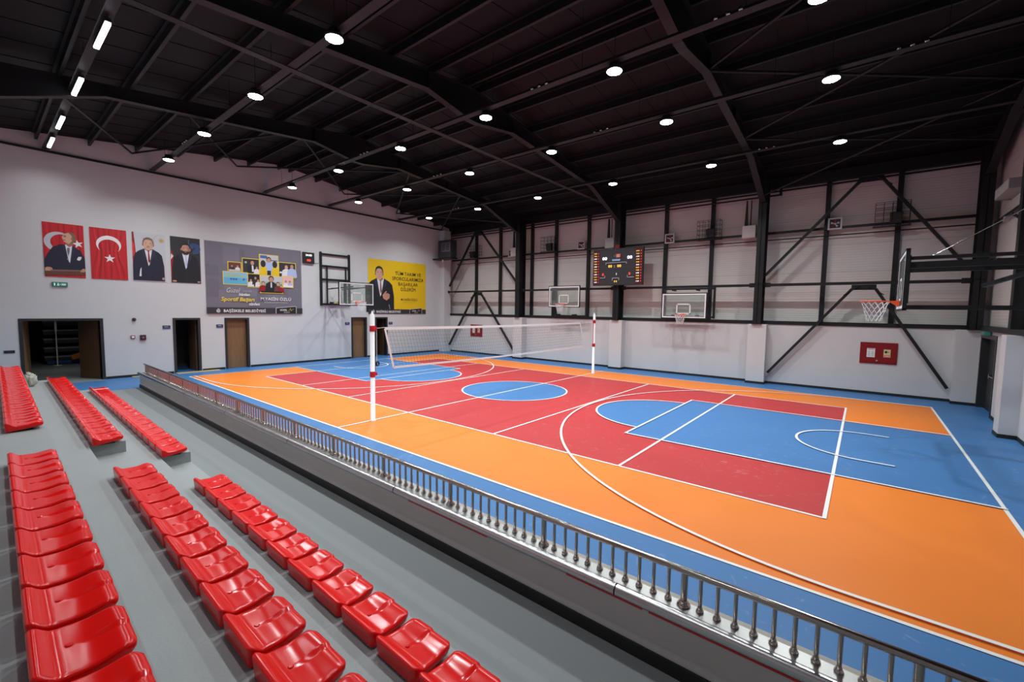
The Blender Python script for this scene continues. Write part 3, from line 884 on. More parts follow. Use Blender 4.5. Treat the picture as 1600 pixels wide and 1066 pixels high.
for k in range(3):
    for i in range(11 if k < 2 else 11):
        xc = 2.9-.215+PITCH_S*i
        put_seat(k, xc, 'red plastic seat, %s row of the near block, %s from the aisle' % (rowname[k], ORD[i]))
    for i in range(17):
        xc = .80-.215-PITCH_S*i
        put_seat(k, xc, 'red plastic seat, %s row of the far block, %s from the aisle' % (rowname[k], ORD[i]))
# white paper strip on a far seat and crumpled covers on the tier
b = MB(); b.box((-6.42, -9.78, .515), (-6.33, -9.47, .519), INK['pink']); b.put('paper_strip', label='pale pink paper strip lying on a far seat of the lowest row', cat='paper strip')
for q, (x, y, s, rz, lb) in enumerate(((-7.2, -10.83, .13, .9, 'crumpled cream dust cover on the tier, the farther one beside the top row seats'), (-6.55, -10.86, .14, 1.2, 'crumpled cream dust cover on the tier, the nearer one beside the top row seats'))):
    bm = bmesh.new(); bmesh.ops.create_icosphere(bm, subdivisions=3, radius=1)
    me = bpy.data.meshes.new('dust_cover')
    for v in bm.verts:
        c = v.co; n_ = .80+.22*math.sin(5*c.x+q)*math.cos(7*c.y)+.12*math.sin(11*c.z+3*c.x)
        v.co = Vector((c.x*s*n_, c.y*.08*n_, max(0, (c.z*.55+.5))*.30*n_))
    bm.to_mesh(me); bm.free()
    me.materials.append(mat('cream_cloth', (.42, .42, .35), .9, noise=.1))
    for p in me.polygons: p.use_smooth = True
    o = bpy.data.objects.new('dust_cover', me); COL.objects.link(o); o.location = (x, y, .72); o.rotation_euler = (0, 0, rz)
    tag(o, lb, 'dust cover')

# ================================================================== PARAPET AND RAILING
PX0, PX1, CZ = -9.45, XR-.03, .50
def strip(b, ya, yb, z0, z1, m, xa=PX0, xb=PX1):
    b.hexa([(xa, face_y(xa)+ya, z0), (xb, face_y(xb)+ya, z0), (xb, face_y(xb)+yb, z0), (xa, face_y(xa)+yb, z0),
            (xa, face_y(xa)+ya, z1), (xb, face_y(xb)+ya, z1), (xb, face_y(xb)+yb, z1), (xa, face_y(xa)+yb, z1)], m)
b = MB(); strip(b, 0, .225, 0, CZ-.03, PARAP); struct(b, 'parapet_wall')
b = MB(); strip(b, -.02, 0, 0, .11, BLACK); struct(b, 'parapet_skirting')
b = MB(); strip(b, .0, .18, CZ-.03, CZ, SATIN); strip(b, .18, .235, CZ-.03, CZ-.002, STONE)
struct(b, 'parapet_coping_sill')
rail = thing('guard_railing', (0, face_y(0)+.13, CZ), 'long low stainless guard railing with many balusters on the grey parapet', 'railing')
RY = lambda x: face_y(x)+.13
b = MB(); b.tube((PX0, RY(PX0), .78), (PX1, RY(PX1), .78), .027, SMOKED, 16); b.put('top_rail', rail)
b = MB(); b.tube((PX0, face_y(PX0)-.012, CZ-.016), (PX1, face_y(PX1)-.012, CZ-.016), .050, PIPE, 24)
for x in (-7.2, -4.2, -1.2, 1.8, 4.8, 7.81, 10.8):
    b.tube((x-.006, face_y(x)-.012, CZ-.016), (x+.006, face_y(x)-.012, CZ-.016), .0512, STEEL, 24)
o = b.put('foot_rail', rail)
for (xa, xb) in ((5.1, 6.4), (7.35, 8.05), (8.1, 9.4), (9.7, 10.6)):
    b = MB()
    b.hexa([(xa, face_y(xa)-.052, CZ-.060), (xb, face_y(xb)-.052, CZ-.060), (xb, face_y(xb)-.048, CZ-.060), (xa, face_y(xa)-.048, CZ-.060),
            (xa, face_y(xa)-.058, CZ-.040), (xb, face_y(xb)-.058, CZ-.040), (xb, face_y(xb)-.054, CZ-.040), (xa, face_y(xa)-.054, CZ-.040)], mat('red_film', (.6, .02, .02), .4))
    b.put('protective_film', rail, label='torn red protective film')
def baluster_mesh(r):
    b = MB(); b.lathe((0, 0, 0), [(r, 0), (r, .27)], SMOKED, 12)
    f = MB(); f.lathe((0, 0, 0), [(r*1.9, 0), (r*2.0, .006), (r*1.8, .018), (r*1.2, .026), (r*1.32, .034), (r*1.0, .046)], SMOKED, 14)
    return b.mesh('baluster'), f.mesh('flange')
bm_s, fl_s = baluster_mesh(.0145); bm_p, fl_p = baluster_mesh(.026)
far_mb = MB()
xs = []; i = 0
x = 8.305
NB = int((PX1-PX0-.05)/.1205)
i0 = -int((x-PX0-.05)/.1205)
xs = [(x+.1205*i, i % 11 == 0) for i in range(i0, i0+NB)]
near = sorted([q for q in xs if not q[1]], key=lambda q: -q[0])[:100]
nearset = set(q[0] for q in near)
root = rail.location
for (x, post) in xs:
    if x > PX1-.05: continue
    if post or x in nearset:
        o = bpy.data.objects.new('post' if post else 'baluster', bm_p if post else bm_s); COL.objects.link(o); o.parent = rail
        o.location = (x-root.x, RY(x)-root.y, 0)
        f = bpy.data.objects.new('flange', fl_p if post else fl_s); COL.objects.link(f); f.parent = o
    else:
        far_mb.lathe((x, RY(x), CZ), [(.0145, 0), (.0145, .27)], SMOKED, 8)
        far_mb.lathe((x, RY(x), CZ), [(.029, 0), (.027, .016), (.0145, .03)], SMOKED, 8)
o = far_mb.put('baluster', rail); o['kind'] = 'stuff'

# ================================================================== VOLLEYBALL NET
def net_post(y, near_):
    t = thing('net_post', (0, y, 0), 'white volleyball net post with red collars, %s' % ('nearer the railing, winch hanging on it' if near_ else 'nearer the scoreboard wall'), 'net post', 'volleyball posts')
    b = MB(); b.lathe((0, y, 0), [(.075, 0), (.075, .012), (.055, .014), (.055, 2.60), (.03, 2.63), (.012, 2.70)], mat('white_post_paint', (.78, .76, .76), .4), 20); b.put('pole', t)
    s = 1 if near_ else -1
    for z in ((2.20, 1.08) if near_ else (2.24, 1.2)):
        b = MB(); b.lathe((0, y, z), [(.062, 0), (.066, .01), (.066, .13), (.062, .14)], mat('red_collar', (.5, .01, .015), .4), 20)
        b.box((-.02, y+s*.06, z+.03), (.02, y+s*.12, z+.11), MATS['red_collar'])
        b.put('collar', t)
    b = MB(); b.box((-.012, y+s*.06, 1.2), (.012, y+s*.075, 2.24), MATS['red_collar'] if not near_ else STEEL); b.put('guide_rail', t)
    if near_:
        b = MB(); b.torus((.0, y+.13, 1.40), .05, .018, BLACK, 'x', 20, 8); b.box((-.02, y+.06, 1.36), (.02, y+.12, 1.44), BLACK); b.put('winch', t)
        b = MB(); b.tube((0, y+.12, 1.44), (0, y+.12, 2.26), .006, NETW, 6); b.put('cord', t)
net_post(-5.58, True); net_post(5.60, False)
t = thing('volleyball_net', (0, 0, 1.26), 'white-edged volleyball net hanging slack across the court between posts', 'net')
ZT, ZB = 2.26, 1.26
yn0, yn1, yb0, yb1 = -5.22, 4.35, -4.97, 4.70
def sag(s, v):   # s 0..1 along, v 0 bottom .. 1 top ; returns point
    y = (yb0+(yb1-yb0)*s)*(1-v)+(yn0+(yn1-yn0)*s)*v
    z = ZB+(ZT-ZB)*v - .03*math.sin(PI*s)
    x = .03*math.sin(PI*v)*math.sin(7*s)
    return (x, y, z)
b = MB()
for v in (1.0,):
    pts = [sag(i/30, 1) for i in range(31)]
    for p, q in zip(pts[:-1], pts[1:]):
        b.add([(p[0]-.004, p[1], p[2]-.035), (q[0]-.004, q[1], q[2]-.035), (q[0]-.004, q[1], q[2]+.035), (p[0]-.004, p[1], p[2]+.035),
               (p[0]+.004, p[1], p[2]-.035), (q[0]+.004, q[1], q[2]-.035), (q[0]+.004, q[1], q[2]+.035), (p[0]+.004, p[1], p[2]+.035)],
              [(0,3,2,1),(4,5,6,7),(0,1,5,4),(3,7,6,2)], NETW)
b.put('top_tape', t)
b = MB()
pts = [sag(i/30, 0) for i in range(31)]
for p, q in zip(pts[:-1], pts[1:]): b.bar(p, q, .012, .05, NETW)
b.put('bottom_tape', t)
for s in (0, 1):
    b = MB(); pts = [sag(s, i/10) for i in range(11)]
    for p, q in zip(pts[:-1], pts[1:]): b.bar(p, q, .05 if s == 0 else .045, .012, NETW, up=(1, 0, 0))
    b.put('side_tape', t)
b = MB()
for i in range(1, 97):
    b.path([sag(i/97, v/4) for v in range(5)], .0022, NETB, 3)
for j in range(1, 10):
    b.path([sag(i/24, j/10) for i in range(25)], .0022, NETB, 3)
b.put('mesh_netting', t)
b = MB(); b.tube((0, -5.46, 2.27), (0, yn0, 2.29), .006, NETW, 6); b.tube((0, yn1, 2.25), (0, 5.48, 2.28), .006, NETW, 6); b.put('tension_cord', t)

# ================================================================== BASKETBALL HOOPS
def local_mb(fr, fn):
    """build in a local frame (a = toward the court, c = along the board, z) and map to the world"""
    b = MB(); fn(b)
    O, A_, C_ = fr
    b.v = [tuple(Vector(O)+Vector(A_)*p[0]+Vector(C_)*p[1]+Vector((0,0,p[2]))) for p in b.v]
    return b
def net_fn(b, cx, cz, R=.225):
    n = 12; L = 5; H = .40
    def pt(i, j):
        t = 2*PI*(i+(.5 if j % 2 else 0))/n; f = j/L
        r = R*(1-.48*f**.8); return (cx+r*math.cos(t), r*math.sin(t), cz-.01-H*f)
    for j in range(L):
        for i in range(n):
            b.tube(pt(i, j), pt(i, j+1), .0055, NETW, 4, caps=False)
            b.tube(pt(i, j), pt(i-1 if j % 2 == 0 else i+1, j+1), .0055, NETW, 4, caps=False)
def hoop(fr, zb, label, arms, h=1.05):
    O = fr[0]
    t = thing('basketball_hoop', (O[0], O[1], O[2]+zb), label, 'basketball hoop', 'wall mounted basketball hoops')
    P = lambda fn, name, **k: local_mb(fr, fn).put(name, t, **k)
    W2 = .90
    P(lambda b: b.box((-.008, -W2, zb), (.008, W2, zb+h), GLASS), 'backboard')
    def border(b):
        wm = INK['white']; e = .05
        for a in (.0085,):
            b.box((a, -W2, zb), (a+.004, W2, zb+e), wm); b.box((a, -W2, zb+h-e), (a+.004, W2, zb+h), wm)
            b.box((a, -W2, zb+e), (a+.004, -W2+e, zb+h-e), wm); b.box((a, W2-e, zb+e), (a+.004, W2, zb+h-e), wm)
            s0, s1 = zb+.15, zb+.60
            b.box((a, -.295, s0), (a+.004, .295, s0+.045), wm); b.box((a, -.295, s1-.045), (a+.004, .295, s1), wm)
            b.box((a, -.295, s0), (a+.004, -.25, s1), wm); b.box((a, .25, s0), (a+.004, .295, s1), wm)
    P(border, 'board_marking', label='white border and target square on the glass')
    def fr_(b):
        for c in (-W2-.01, W2+.01): b.box((-.05, c-.02, zb-.02), (.012, c+.02, zb+h+.02), STEEL)
        for z in (zb-.02, zb+h+.02): b.box((-.05, -W2-.03, z-.018), (.012, W2+.03, z+.018), STEEL)
    P(fr_, 'board_frame')
    zr = zb+.15
    P(lambda b: (b.torus((.15+.235, 0, zr), .228, .010, RIMO, 'z', 36, 8)), 'rim')
    def brk(b):
        b.box((.014, -.09, zr-.10), (.035, .09, zr+.02), RIMO); b.box((.035, -.075, zr-.02), (.165, .075, zr+.008), RIMO)
        b.hexa([(.035,-.07,zr-.09),(.05,-.07,zr-.09),(.05,.07,zr-.09),(.035,.07,zr-.09),(.035,-.07,zr-.02),(.15,-.07,zr-.02),(.15,.07,zr-.02),(.035,.07,zr-.02)], RIMO)
    P(brk, 'rim_bracket')
    P(lambda b: net_fn(b, .385, zr), 'hoop_net', label='white cord net')
    arms(P)
    return t
# right hoop
frR = ((9.81, 0, 0), (-1, 0, 0), (0, 1, 0))
def armsR(P):
    def up(b):
        for c in (-.55, .55):
            b.bar((-.03, c, 3.84), (-2.16, c, 3.84), .06, .06, STEEL); b.bar((-.03, c, 3.70), (-2.16, c, 3.70), .07, .09, STEEL)
            b.bar((-.03, c, 2.93), (-2.16, c, 2.93), .06, .07, STEEL)
        b.bar((-1.2, .55, 3.36), (-2.1, -.55, 3.75), .07, .07, STEEL)
        b.bar((-1.2, -.55, 3.75), (-1.2, .55, 3.75), .05, .05, STEEL)
        b.bar((-.06, -.55, 3.0), (-.06, -.55, 3.9), .05, .05, STEEL); b.bar((-.06, .55, 3.0), (-.06, .55, 3.9), .05, .05, STEEL)
    P(up, 'support_arm', label='dark steel arms holding the board out from the wall')
    def wf(b):
        for c in (-.8, .8): b.bar((-2.18, c, 2.55), (-2.18, c, 5.6), .08, .10, STEEL)
        for z in (2.93, 3.77, 4.7, 5.5): b.bar((-2.18, -.8, z), (-2.18, .8, z), .06, .08, STEEL)
    P(wf, 'wall_frame')
    def cb(b):
        for c in (-.05, .0, .05): b.tube((-.42, c, 3.92), (-2.15, c, 5.08), .006, CHROME, 6)
        b.lathe((-.42, 0, 3.875), [(.02, 0), (.02, .06)], STEEL, 10)
    P(cb, 'stay_cable', label='thin bright steel stay cables')
hoop(frR, 2.90, 'glass basketball hoop with orange rim on long dark arms from the exit door end wall', armsR)
# left hoop
frL = ((-9.81, 0, 0), (1, 0, 0), (0, 1, 0))
def armsL(P):
    a0 = -2.54
    def wf(b):
        for c in (-.46, 1.10): b.bar((a0, c, 2.86), (a0, c, 5.58), .09, .10, STEEL)
        for z in (5.48, 4.88, 4.20, 2.93): b.bar((a0, -.46, z), (a0, 1.10, z), .08, .09, STEEL)
        for c in (-.18, .86): b.bar((a0+.08, c, 2.93), (a0+.08, c, 4.92), .06, .06, STEEL)
    P(wf, 'wall_frame', label='tall dark ladder-like frame fixed to the wall')
    def ar(b):
        for c in (-.18, .62): b.bar((a0+.1, c, 2.93), (-.03, c, 2.93), .05, .05, STEEL); b.bar((a0+.1, c, 3.70), (-.03, c, 3.78), .05, .05, STEEL)
        b.bar((a0+.5, -.18, 3.74), (a0+2.2, .62, 3.76), .03, .03, STEEL); b.bar((a0+2.2, -.18, 3.76), (a0+.5, .62, 3.74), .03, .03, STEEL)
        b.box((-.07, .50, 3.0), (-.03, .86, 3.9), STEEL); b.bar((-.05, -.62, 3.0), (-.05, -.62, 3.9), .05, .05, STEEL)
    P(ar, 'support_arm')
    def wi(b):
        b.lathe((a0+.22, .05, 2.98), [(.07, 0), (.07, .30)], mat('brass_yellow', (.45, .36, .12), .35, metal=.6), 16, axis='y'); b.box((a0+.14, .3, 2.98-.06), (a0+.3, .42, 3.06), BLACK); b.box((a0+.14, -.08, 2.92), (a0+.3, .05, 3.05), BLACK)
    P(wi, 'winch_motor', label='small yellowish winch on the lower crossbar')
hoop(frL, 2.90, 'glass basketball hoop folded out from a ladder frame between the two banners', armsL)
# the two practice hoops on the back wall (fronts face the court, -Y)
def armsS(z0, z1, x0, x1, yd):
    def f(P):
        def up(b):
            for c in (x0, x1): b.bar((-yd+.06, c, z0), (-yd+.06, c, z1), .08, .08, STEEL)
            for z in (z0+.06, z1-.08): b.bar((-yd+.06, x0, z), (-yd+.06, x1, z), .07, .07, STEEL)
            for z in (z0+.12, z1-.15):
                for c in (-.5, .5): b.bar((-.03, c, z), (-yd+.06, c, z), .05, .05, STEEL)
        P(up, 'support_frame')
    return f
frA = ((-2.72, 7.35, 0), (0, -1, 0), (1, 0, 0))
hoop(frA, 2.98, 'glass practice hoop on the paneled wall, left of the scoreboard', armsS(2.45, 4.0, -1.0, 1.05, .53), 1.02)
frB = ((3.27, 7.35, 0), (0, -1, 0), (1, 0, 0))
hoop(frB, 2.54, 'glass practice hoop on the paneled wall, right of the scoreboard', armsS(2.52, 3.86, -1.03, 1.10, .53), 1.02)

# ================================================================== SCOREBOARD
sb = thing('scoreboard', (.13, 7.5, 4.02), 'large dark electronic scoreboard with red and white digits on the middle column', 'scoreboard')
A = Art((-1.14, 7.57, 4.0), (1, 0, 0), (0, -1, 0))
A.board(0, 0, 2.52, 1.72, .12, BLACK)
A.rect(.04, .04, 2.48, 1.68, INK['char'])
A.rect(.0, .0, .36, 1.70, pm('board_red', (.045, .004, .008))); A.rect(2.14, .0, 2.50, 1.70, MATS['print_board_red'])
A.rect(.36, .72, 2.14, .735, INK['black'])
L = A
for i in range(12):
    v = .14+i*.124
    for k0 in (.05, 2.18):
        n_ = 0
        for kk in range(3): L.text('8' if kk else str(3+i % 6), k0+.035+kk*.055, v, .075, LEDY if i % 3 else LEDW, .001); 
        L.text('0', k0+.25, v, .075, LEDR, .001)
for u in (.46, 1.72):
    L.text('00', u+.17, 1.20, .20, LEDW, .004, sx=1.25)
L.text('00', .92, .84, .17, LEDY, .002, sx=1.2); L.text(':', 1.14, .84, .17, LEDY, .002); L.text('00', 1.38, .84, .17, LEDY, .002, sx=1.2)
L.line([(.70, .98), (.70, 1.06), (1.74, 1.06), (1.74, .98)], .022, INK['pale'])
L.text('0', .56, .46, .17, LEDR, .003); L.text('0', 1.90, .46, .17, LEDR, .003); L.text('1', 1.25, .48, .13, LEDW, .002)
L.line([(.38, .36), (.66, .36), (.66, .46)], .022, INK['pale']); L.line([(2.12, .36), (1.80, .36), (1.80, .46)], .022, INK['pale'])
L.line([(1.05, .22), (1.05, .34), (1.38, .34), (1.38, .22)], .022, INK['pale']); L.text('0 0', 1.215, .14, .12, LEDY, .002)
A.put('display_panel', sb)
L = Art((-1.14, 7.57, 4.0), (1, 0, 0), (0, -1, 0)); L.d = A.d
L.rect(1.20, 1.28, 1.44, 1.46, pm('orange_logo', (.65, .08, .03))); L.ell(1.14, 1.37, .05, .06, INK['green']); L.rect(1.25, 1.38, 1.39, 1.42, INK['pale']); L.rect(1.25, 1.32, 1.39, 1.36, INK['pale'])
L.rect(1.02, 1.13, 1.42, 1.22, INK['lblue'])
L.put('maker_logo', sb)
b = MB(); b.box((-.05, 7.52, 5.72), (.17, 7.60, 5.90), REDP); b.put('horn', sb, label='small red horn box on the top edge')

# ================================================================== WALL UNITS on the back wall
def heat_unit(x, z, lb):
    t = thing('wall_fan', (x, 8.30, z-.22), lb, 'wall fan', 'square white-framed wall fans')
    b = MB(); s = .21
    for (a, c, e, f) in ((-s, -s, s, -s+.05), (-s, s-.05, s, s), (-s, -s+.05, -s+.05, s-.05), (s-.05, -s+.05, s, s-.05)):
        b.box((x+a, 8.26, z+c), (x+e, 8.36, z+f), INK['pale'])
    b.box((x-s+.05, 8.33, z-s+.05), (x+s-.05, 8.36, z+s-.05), BLACK)
    b.put('frame', t)
    b = MB()
    for k in range(5):
        a = 2*PI*k/5
        p = [(x, 8.31, z), (x+.14*math.cos(a), 8.30, z+.14*math.sin(a)), (x+.13*math.cos(a+.6), 8.32, z+.13*math.sin(a+.6))]
        b.add(p+[(q[0], q[1]+.006, q[2]) for q in p], [(0,1,2),(3,5,4),(0,3,4,1),(1,4,5,2),(2,5,3,0)], INK['redd'] if k % 2 else INK['pale'])
    b.lathe((x, 8.29, z), [(.03, 0), (.03, .03)], INK['pale'], 12, 'y')
    b.put('fan_blade', t)
for x, z, lb in ((-7.0, 6.08, 'small square white-framed wall fan behind the diagonal brace near the poster wall'), (-2.33, 6.17, 'small square white-framed wall fan left of the scoreboard'),
             (2.24, 6.09, 'small square white-framed wall fan just right of the scoreboard'), (8.25, 6.08, 'small square white-framed wall fan nearest the exit door corner')):
    heat_unit(x, z, lb)
def cage(x, z, lb, dx=0):
    t = thing('speaker_cage', (x, 8.25, z-.4), lb, 'speaker cage', 'caged speakers on the back wall')
    b = MB(); w_, h_, y0, y1 = .45, .38, 8.02, 8.34; r = .008
    for yy_ in (y0, y1):
        for i in range(5):
            xx = x-w_+2*w_*i/4; b.tube((xx, yy_, z-h_), (xx, yy_, z+h_), r, STEEL, 5)
        for j in range(5):
            zz = z-h_+2*h_*j/4; b.tube((x-w_, yy_, zz), (x+w_, yy_, zz), r, STEEL, 5)
    for i in (0, 4):
        for j in range(5):
            xx = x-w_+2*w_*i/4; zz = z-h_+2*h_*j/4; b.tube((xx, y0, zz), (xx, y1, zz), r, STEEL, 5)
    b.put('wire_cage', t)
    b = MB(); X = x+dx
    b.hexa([(X-.15,8.12,z-.33),(X+.15,8.12,z-.33),(X+.13,8.32,z-.33),(X-.13,8.32,z-.33),(X-.17,8.06,z+.02),(X+.17,8.06,z+.02),(X+.15,8.30,z+.08),(X-.15,8.30,z+.08)], BLACK)
    b.put('speaker', t)
    b = MB(); b.box((x-.5, 8.05, z-.42), (x+.5, 8.36, z-.40), STEEL); b.put('bracket', t)
for x, z, lb, dx in ((-9.85, 6.34, 'black speaker in a wire cage nearest the poster wall', -.2), (-4.25, 6.36, 'black speaker in a wire cage above the left practice hoop', 0), (3.95, 6.28, 'black speaker in a wire cage above the right practice hoop', .05),
                 (9.82, 6.22, 'black speaker in a wire cage beside the brace near the exit door corner', .1)):
    cage(x, z, lb, dx)
def whitebox(x, z, lb):
    t = thing('gas_heater', (x, 8.2, z-.25), lb, 'heater box', 'white heater boxes beside the columns')
    b = MB(); b.box((x-.24, 8.05, z-.25), (x+.24, 8.38, z+.23), mat('white_enamel', (.55, .55, .52), .4)); b.put('cabinet', t, bevel=.01)
    b = MB(); b.hexa([(x-.20,8.2,z+.23),(x-.08,8.2,z+.23),(x-.08,8.3,z+.23),(x-.20,8.3,z+.23),(x-.16,8.2,7.30),(x-.12,8.2,7.30),(x-.12,8.3,7.30),(x-.16,8.3,7.30)], STEEL)
    b.tube((x+.02, 8.24, z+.23), (x+.02, 8.24, 7.3), .02, STEEL, 8)
    b.put('flue_pipe', t)
for x, z, lb in ((-6.62, 6.12, 'white heater box left of the column nearest the poster wall'), (-.62, 6.12, 'white heater box above the left corner of the scoreboard'), (5.48, 6.05, 'white heater box left of the column near the exit door side')):
    whitebox(x, z, lb)
b = MB(); b.tube((-12.0, 8.20, 7.36), (6.5, 8.20, 7.36), .035, STEEL, 10); b.tube((6.5, 8.20, 7.33), (6.5, 8.20, 7.68), .05, STEEL, 10)
b.put('gas_pipe', label='thin dark pipe running high along the back wall to an upturned elbow', cat='pipe')
b = MB(); b.tube((-11.6, 8.42, 5.68), (XR, 8.42, 5.68), .022, STEEL, 8); b.tube((-11.6, 8.42, 5.64), (-11.6, 8.42, 5.74), .035, STEEL, 8)
b.put('conduit', label='thin dark conduit running under the caged speakers along the back wall', cat='pipe')
# big dark air unit in the far corner
t = thing('air_handling_unit', (-11.4, 7.2, 5.88), 'big dark air unit with a pale louver high in the far corner', 'air unit')
b = MB(); b.box((-11.90, 6.98, 5.965), (-10.75, 7.50, 7.05), mat('dark_unit', (.022, .025, .028), .5)); b.put('casing', t, bevel=.02)
b = MB()
b.box((-11.55, 6.965, 6.36), (-10.82, 6.98, 6.86), INK['char'])
for i in range(9): b.box((-11.53, 6.95, 6.38+i*.052), (-10.84, 6.97, 6.395+i*.052), INK['slate'])
for (a, c, e, f) in ((-11.57, 6.34, -10.80, 6.37), (-11.57, 6.85, -10.80, 6.88), (-11.57, 6.34, -11.54, 6.88), (-10.83, 6.34, -10.80, 6.88), (-11.20, 6.34, -11.17, 6.88)):
    b.box((a, 6.945, c), (e, 6.98, f), INK['slatel'])
b.put('louver', t)
b = MB(); b.box((XL+.01, 6.95, 5.88), (-10.7, 7.53, 5.96), STEEL); b.tube((-11.0, 7.3, 7.05), (-11.0, 7.3, 8.1), .02, STEEL, 8); b.put('platform', t)
b = MB(); b.lathe((-11.7, 7.2, 5.74), [(.03, 0), (.06, .05), (.05, .14)], INK['white'], 14); b.put('security_camera', label='small white dome camera under the dark air unit', cat='camera')
# right end-wall lamp box and junction
t = thing('wall_light_box', (11.95, 4.6, 5.6), 'pale box on a bracket high on the exit door end wall', 'light box')
b = MB(); b.box((11.72, 3.75, 5.78), (12.05, 5.12, 6.02), mat('beige_box', (.30, .28, .26), .5)); b.put('cabinet', t, bevel=.01)
b = MB(); b.box((11.74, 5.12, 5.76), (12.03, 5.20, 6.04), CHROME); b.put('end_grille', t)
b = MB(); b.bar((12.1, 4.6, 5.2), (12.1, 5.4, 5.45), .03, .06, STEEL); b.box((11.98, 5.45, 5.28), (12.10, 5.62, 5.40), MATS['beige_box']); b.put('bracket', t)

# fire cabinets
def fire(x0, lb):
    t = thing('fire_cabinet', (x0+.5, YB-.1, 1.08), lb, 'fire cabinet', 'red fire cabinets')
    b = MB(); b.box((x0, YB-.035, 1.08), (x0+1.0, YB-.001, 1.82), REDP); b.put('cabinet', t, bevel=.006)
    A = Art((x0, YB-.035, 1.08), (1, 0, 0), (0, -1, 0)); A.d = .0
    A.board(.04, .04, .96, .70, .012, REDP); A.put('door', t)
    A2 = Art((x0, YB-.035, 1.08), (1, 0, 0), (0, -1, 0)); A2.d = .0135
    A2.rect(.19, .22, .41, .53, INK['white']); A2.rect(.21, .49, .39, .51, INK['red'])
    for i in range(7): A2.rect(.22, .26+i*.028, .285, .268+i*.028, INK['blue'], i == 0); A2.rect(.315, .26+i*.028, .38, .268+i*.028, INK['green'], False)
    A2.put('instruction_notice', t)
    A2 = Art((x0, YB-.035, 1.08), (1, 0, 0), (0, -1, 0)); A2.d = .0135
    A2.rect(.64, .24, .82, .51, pm('cream_sign', (.62, .60, .33))); A2.rect(.655, .25, .805, .32, INK['redl']); A2.ell(.70, .42, .035, .045, INK['hair']); A2.rect(.73, .41, .79, .43, INK['hair']); A2.rect(.67, .275, .79, .295, INK['white'])
    A2.put('hydrant_sign', t)
    b = MB(); b.lathe((x0+.47, YB-.065, 1.19), [(.03, 0), (.035, .01), (.02, .02)], CHROME, 14, 'y'); b.put('knob', t)
fire(9.22, 'wide red fire cabinet with two notices beneath the near inverted V brace')
fire(-10.06, 'wide red fire cabinet seen through the net in the far corner')

# ================================================================== DOORS on the left wall
def frame_on_left(b, y0, y1, zt, w_=.09):
    x0, x1 = XL-.25, XL+.02
    b.box((x0, y0, 0), (x1, y0+w_, zt), FRAMEM); b.box((x0, y1-w_, 0), (x1, y1, zt), FRAMEM); b.box((x0, y0+w_, zt-w_+.01), (x1, y1-w_, zt), FRAMEM)
def door(n, y0, y1, opened, m):
    d = thing('door_%d' % n, (XL, (y0+y1)/2, 0), None, None); d['kind'] = 'structure'
    b = MB(); frame_on_left(b, y0, y1, 2.25); b.put('frame', d)
    w_ = (y1-y0)-.18
    if not opened:
        b = MB(); b.box((XL-.20, y0+.09, .01), (XL-.16, y1-.09, 2.16), m); o = b.put('leaf', d)
        h = MB(); h.tube((XL-.15, y1-.18, 1.02), (XL-.11, y1-.18, 1.02), .01, CHROME, 8); h.tube((XL-.11, y1-.18, 1.02), (XL-.11, y1-.29, 1.02), .009, CHROME, 8); h.put('handle', o)
    else:
        b = MB(); a = opened
        hx, hy = XL-.25, y1-.10
        b.bar((hx, hy, 1.085), (hx-w_*math.sin(a), hy-w_*math.cos(a), 1.085), .04, 2.15, m); o = b.put('leaf', d)
        ex, ey = hx-(w_-.08)*math.sin(a), hy-(w_-.08)*math.cos(a)
        h = MB(); h.tube((ex, ey-.05, 1.02), (ex+.10, ey-.05, 1.02), .009, CHROME, 8); h.tube((ex, ey, 1.02), (ex, ey-.05, 1.02), .009, CHROME, 8); h.put('handle', o)
door(2, -6.64, -5.70, math.radians(86), WOODD)
door(3, -4.81, -3.83, 0, WOOD)
door(4, 1.22, 2.18, 0, WOOD)
door(5, 2.71, 3.54, math.radians(88), WOODD)
d = thing('door_1', (XL, -9.7, 0), None, None); d['kind'] = 'structure'
b = MB(); frame_on_left(b, -10.76, -8.70, 2.25); b.put('frame', d)
for (hy, sg, a, lb) in ((-8.80, -1, 62, 'r'), (-10.66, 1, 80, 'l')):
    a = math.radians(a); hx = XL-.25
    b = MB(); b.bar((hx, hy, 1.085), (hx-.92*math.sin(a), hy+sg*.92*math.cos(a), 1.085), .045, 2.14, WOODD if sg < 0 else WOOD); b.put('leaf', d)
# rooms behind
b = MB()
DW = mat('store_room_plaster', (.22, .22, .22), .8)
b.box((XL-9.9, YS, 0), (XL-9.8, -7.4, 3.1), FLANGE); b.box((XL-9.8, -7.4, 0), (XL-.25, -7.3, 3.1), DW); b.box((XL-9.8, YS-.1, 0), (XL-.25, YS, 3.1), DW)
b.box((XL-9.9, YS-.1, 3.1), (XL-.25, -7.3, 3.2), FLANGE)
struct(b, 'store_room_wall')
for (ya, yb) in ((-7.2, -5.25), (0.9, 3.9)):
    b = MB()
    DARKW = mat('unlit_shade_plaster', (.06, .055, .05), .8); b.box((XL-2.4, ya, 0), (XL-2.3, yb, 2.6), DARKW); b.box((XL-2.3, ya-.1, 0), (XL-.25, ya, 2.6), DARKW); b.box((XL-2.3, yb, 0), (XL-.25, yb+.1, 2.6), DARKW)  # shade of the unlit side rooms put into a dark wall colour
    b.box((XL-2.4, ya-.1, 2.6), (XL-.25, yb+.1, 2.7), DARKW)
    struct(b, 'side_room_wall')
t = thing('store_fill_lamp', (-16.5, -9.4, 3.04), 'added unseen lamp brightening the store room behind the double door', 'lamp')  # unseen lamp, added to brighten the dark store room
b = MB(); b.lathe((-16.5, -9.4, 3.04), [(.12, 0), (.14, .02), (.14, .06)], INK['white'], 16); b.put('housing', t)
area('lamp_light', (0, 0, -.02), .2, 7.0, t)
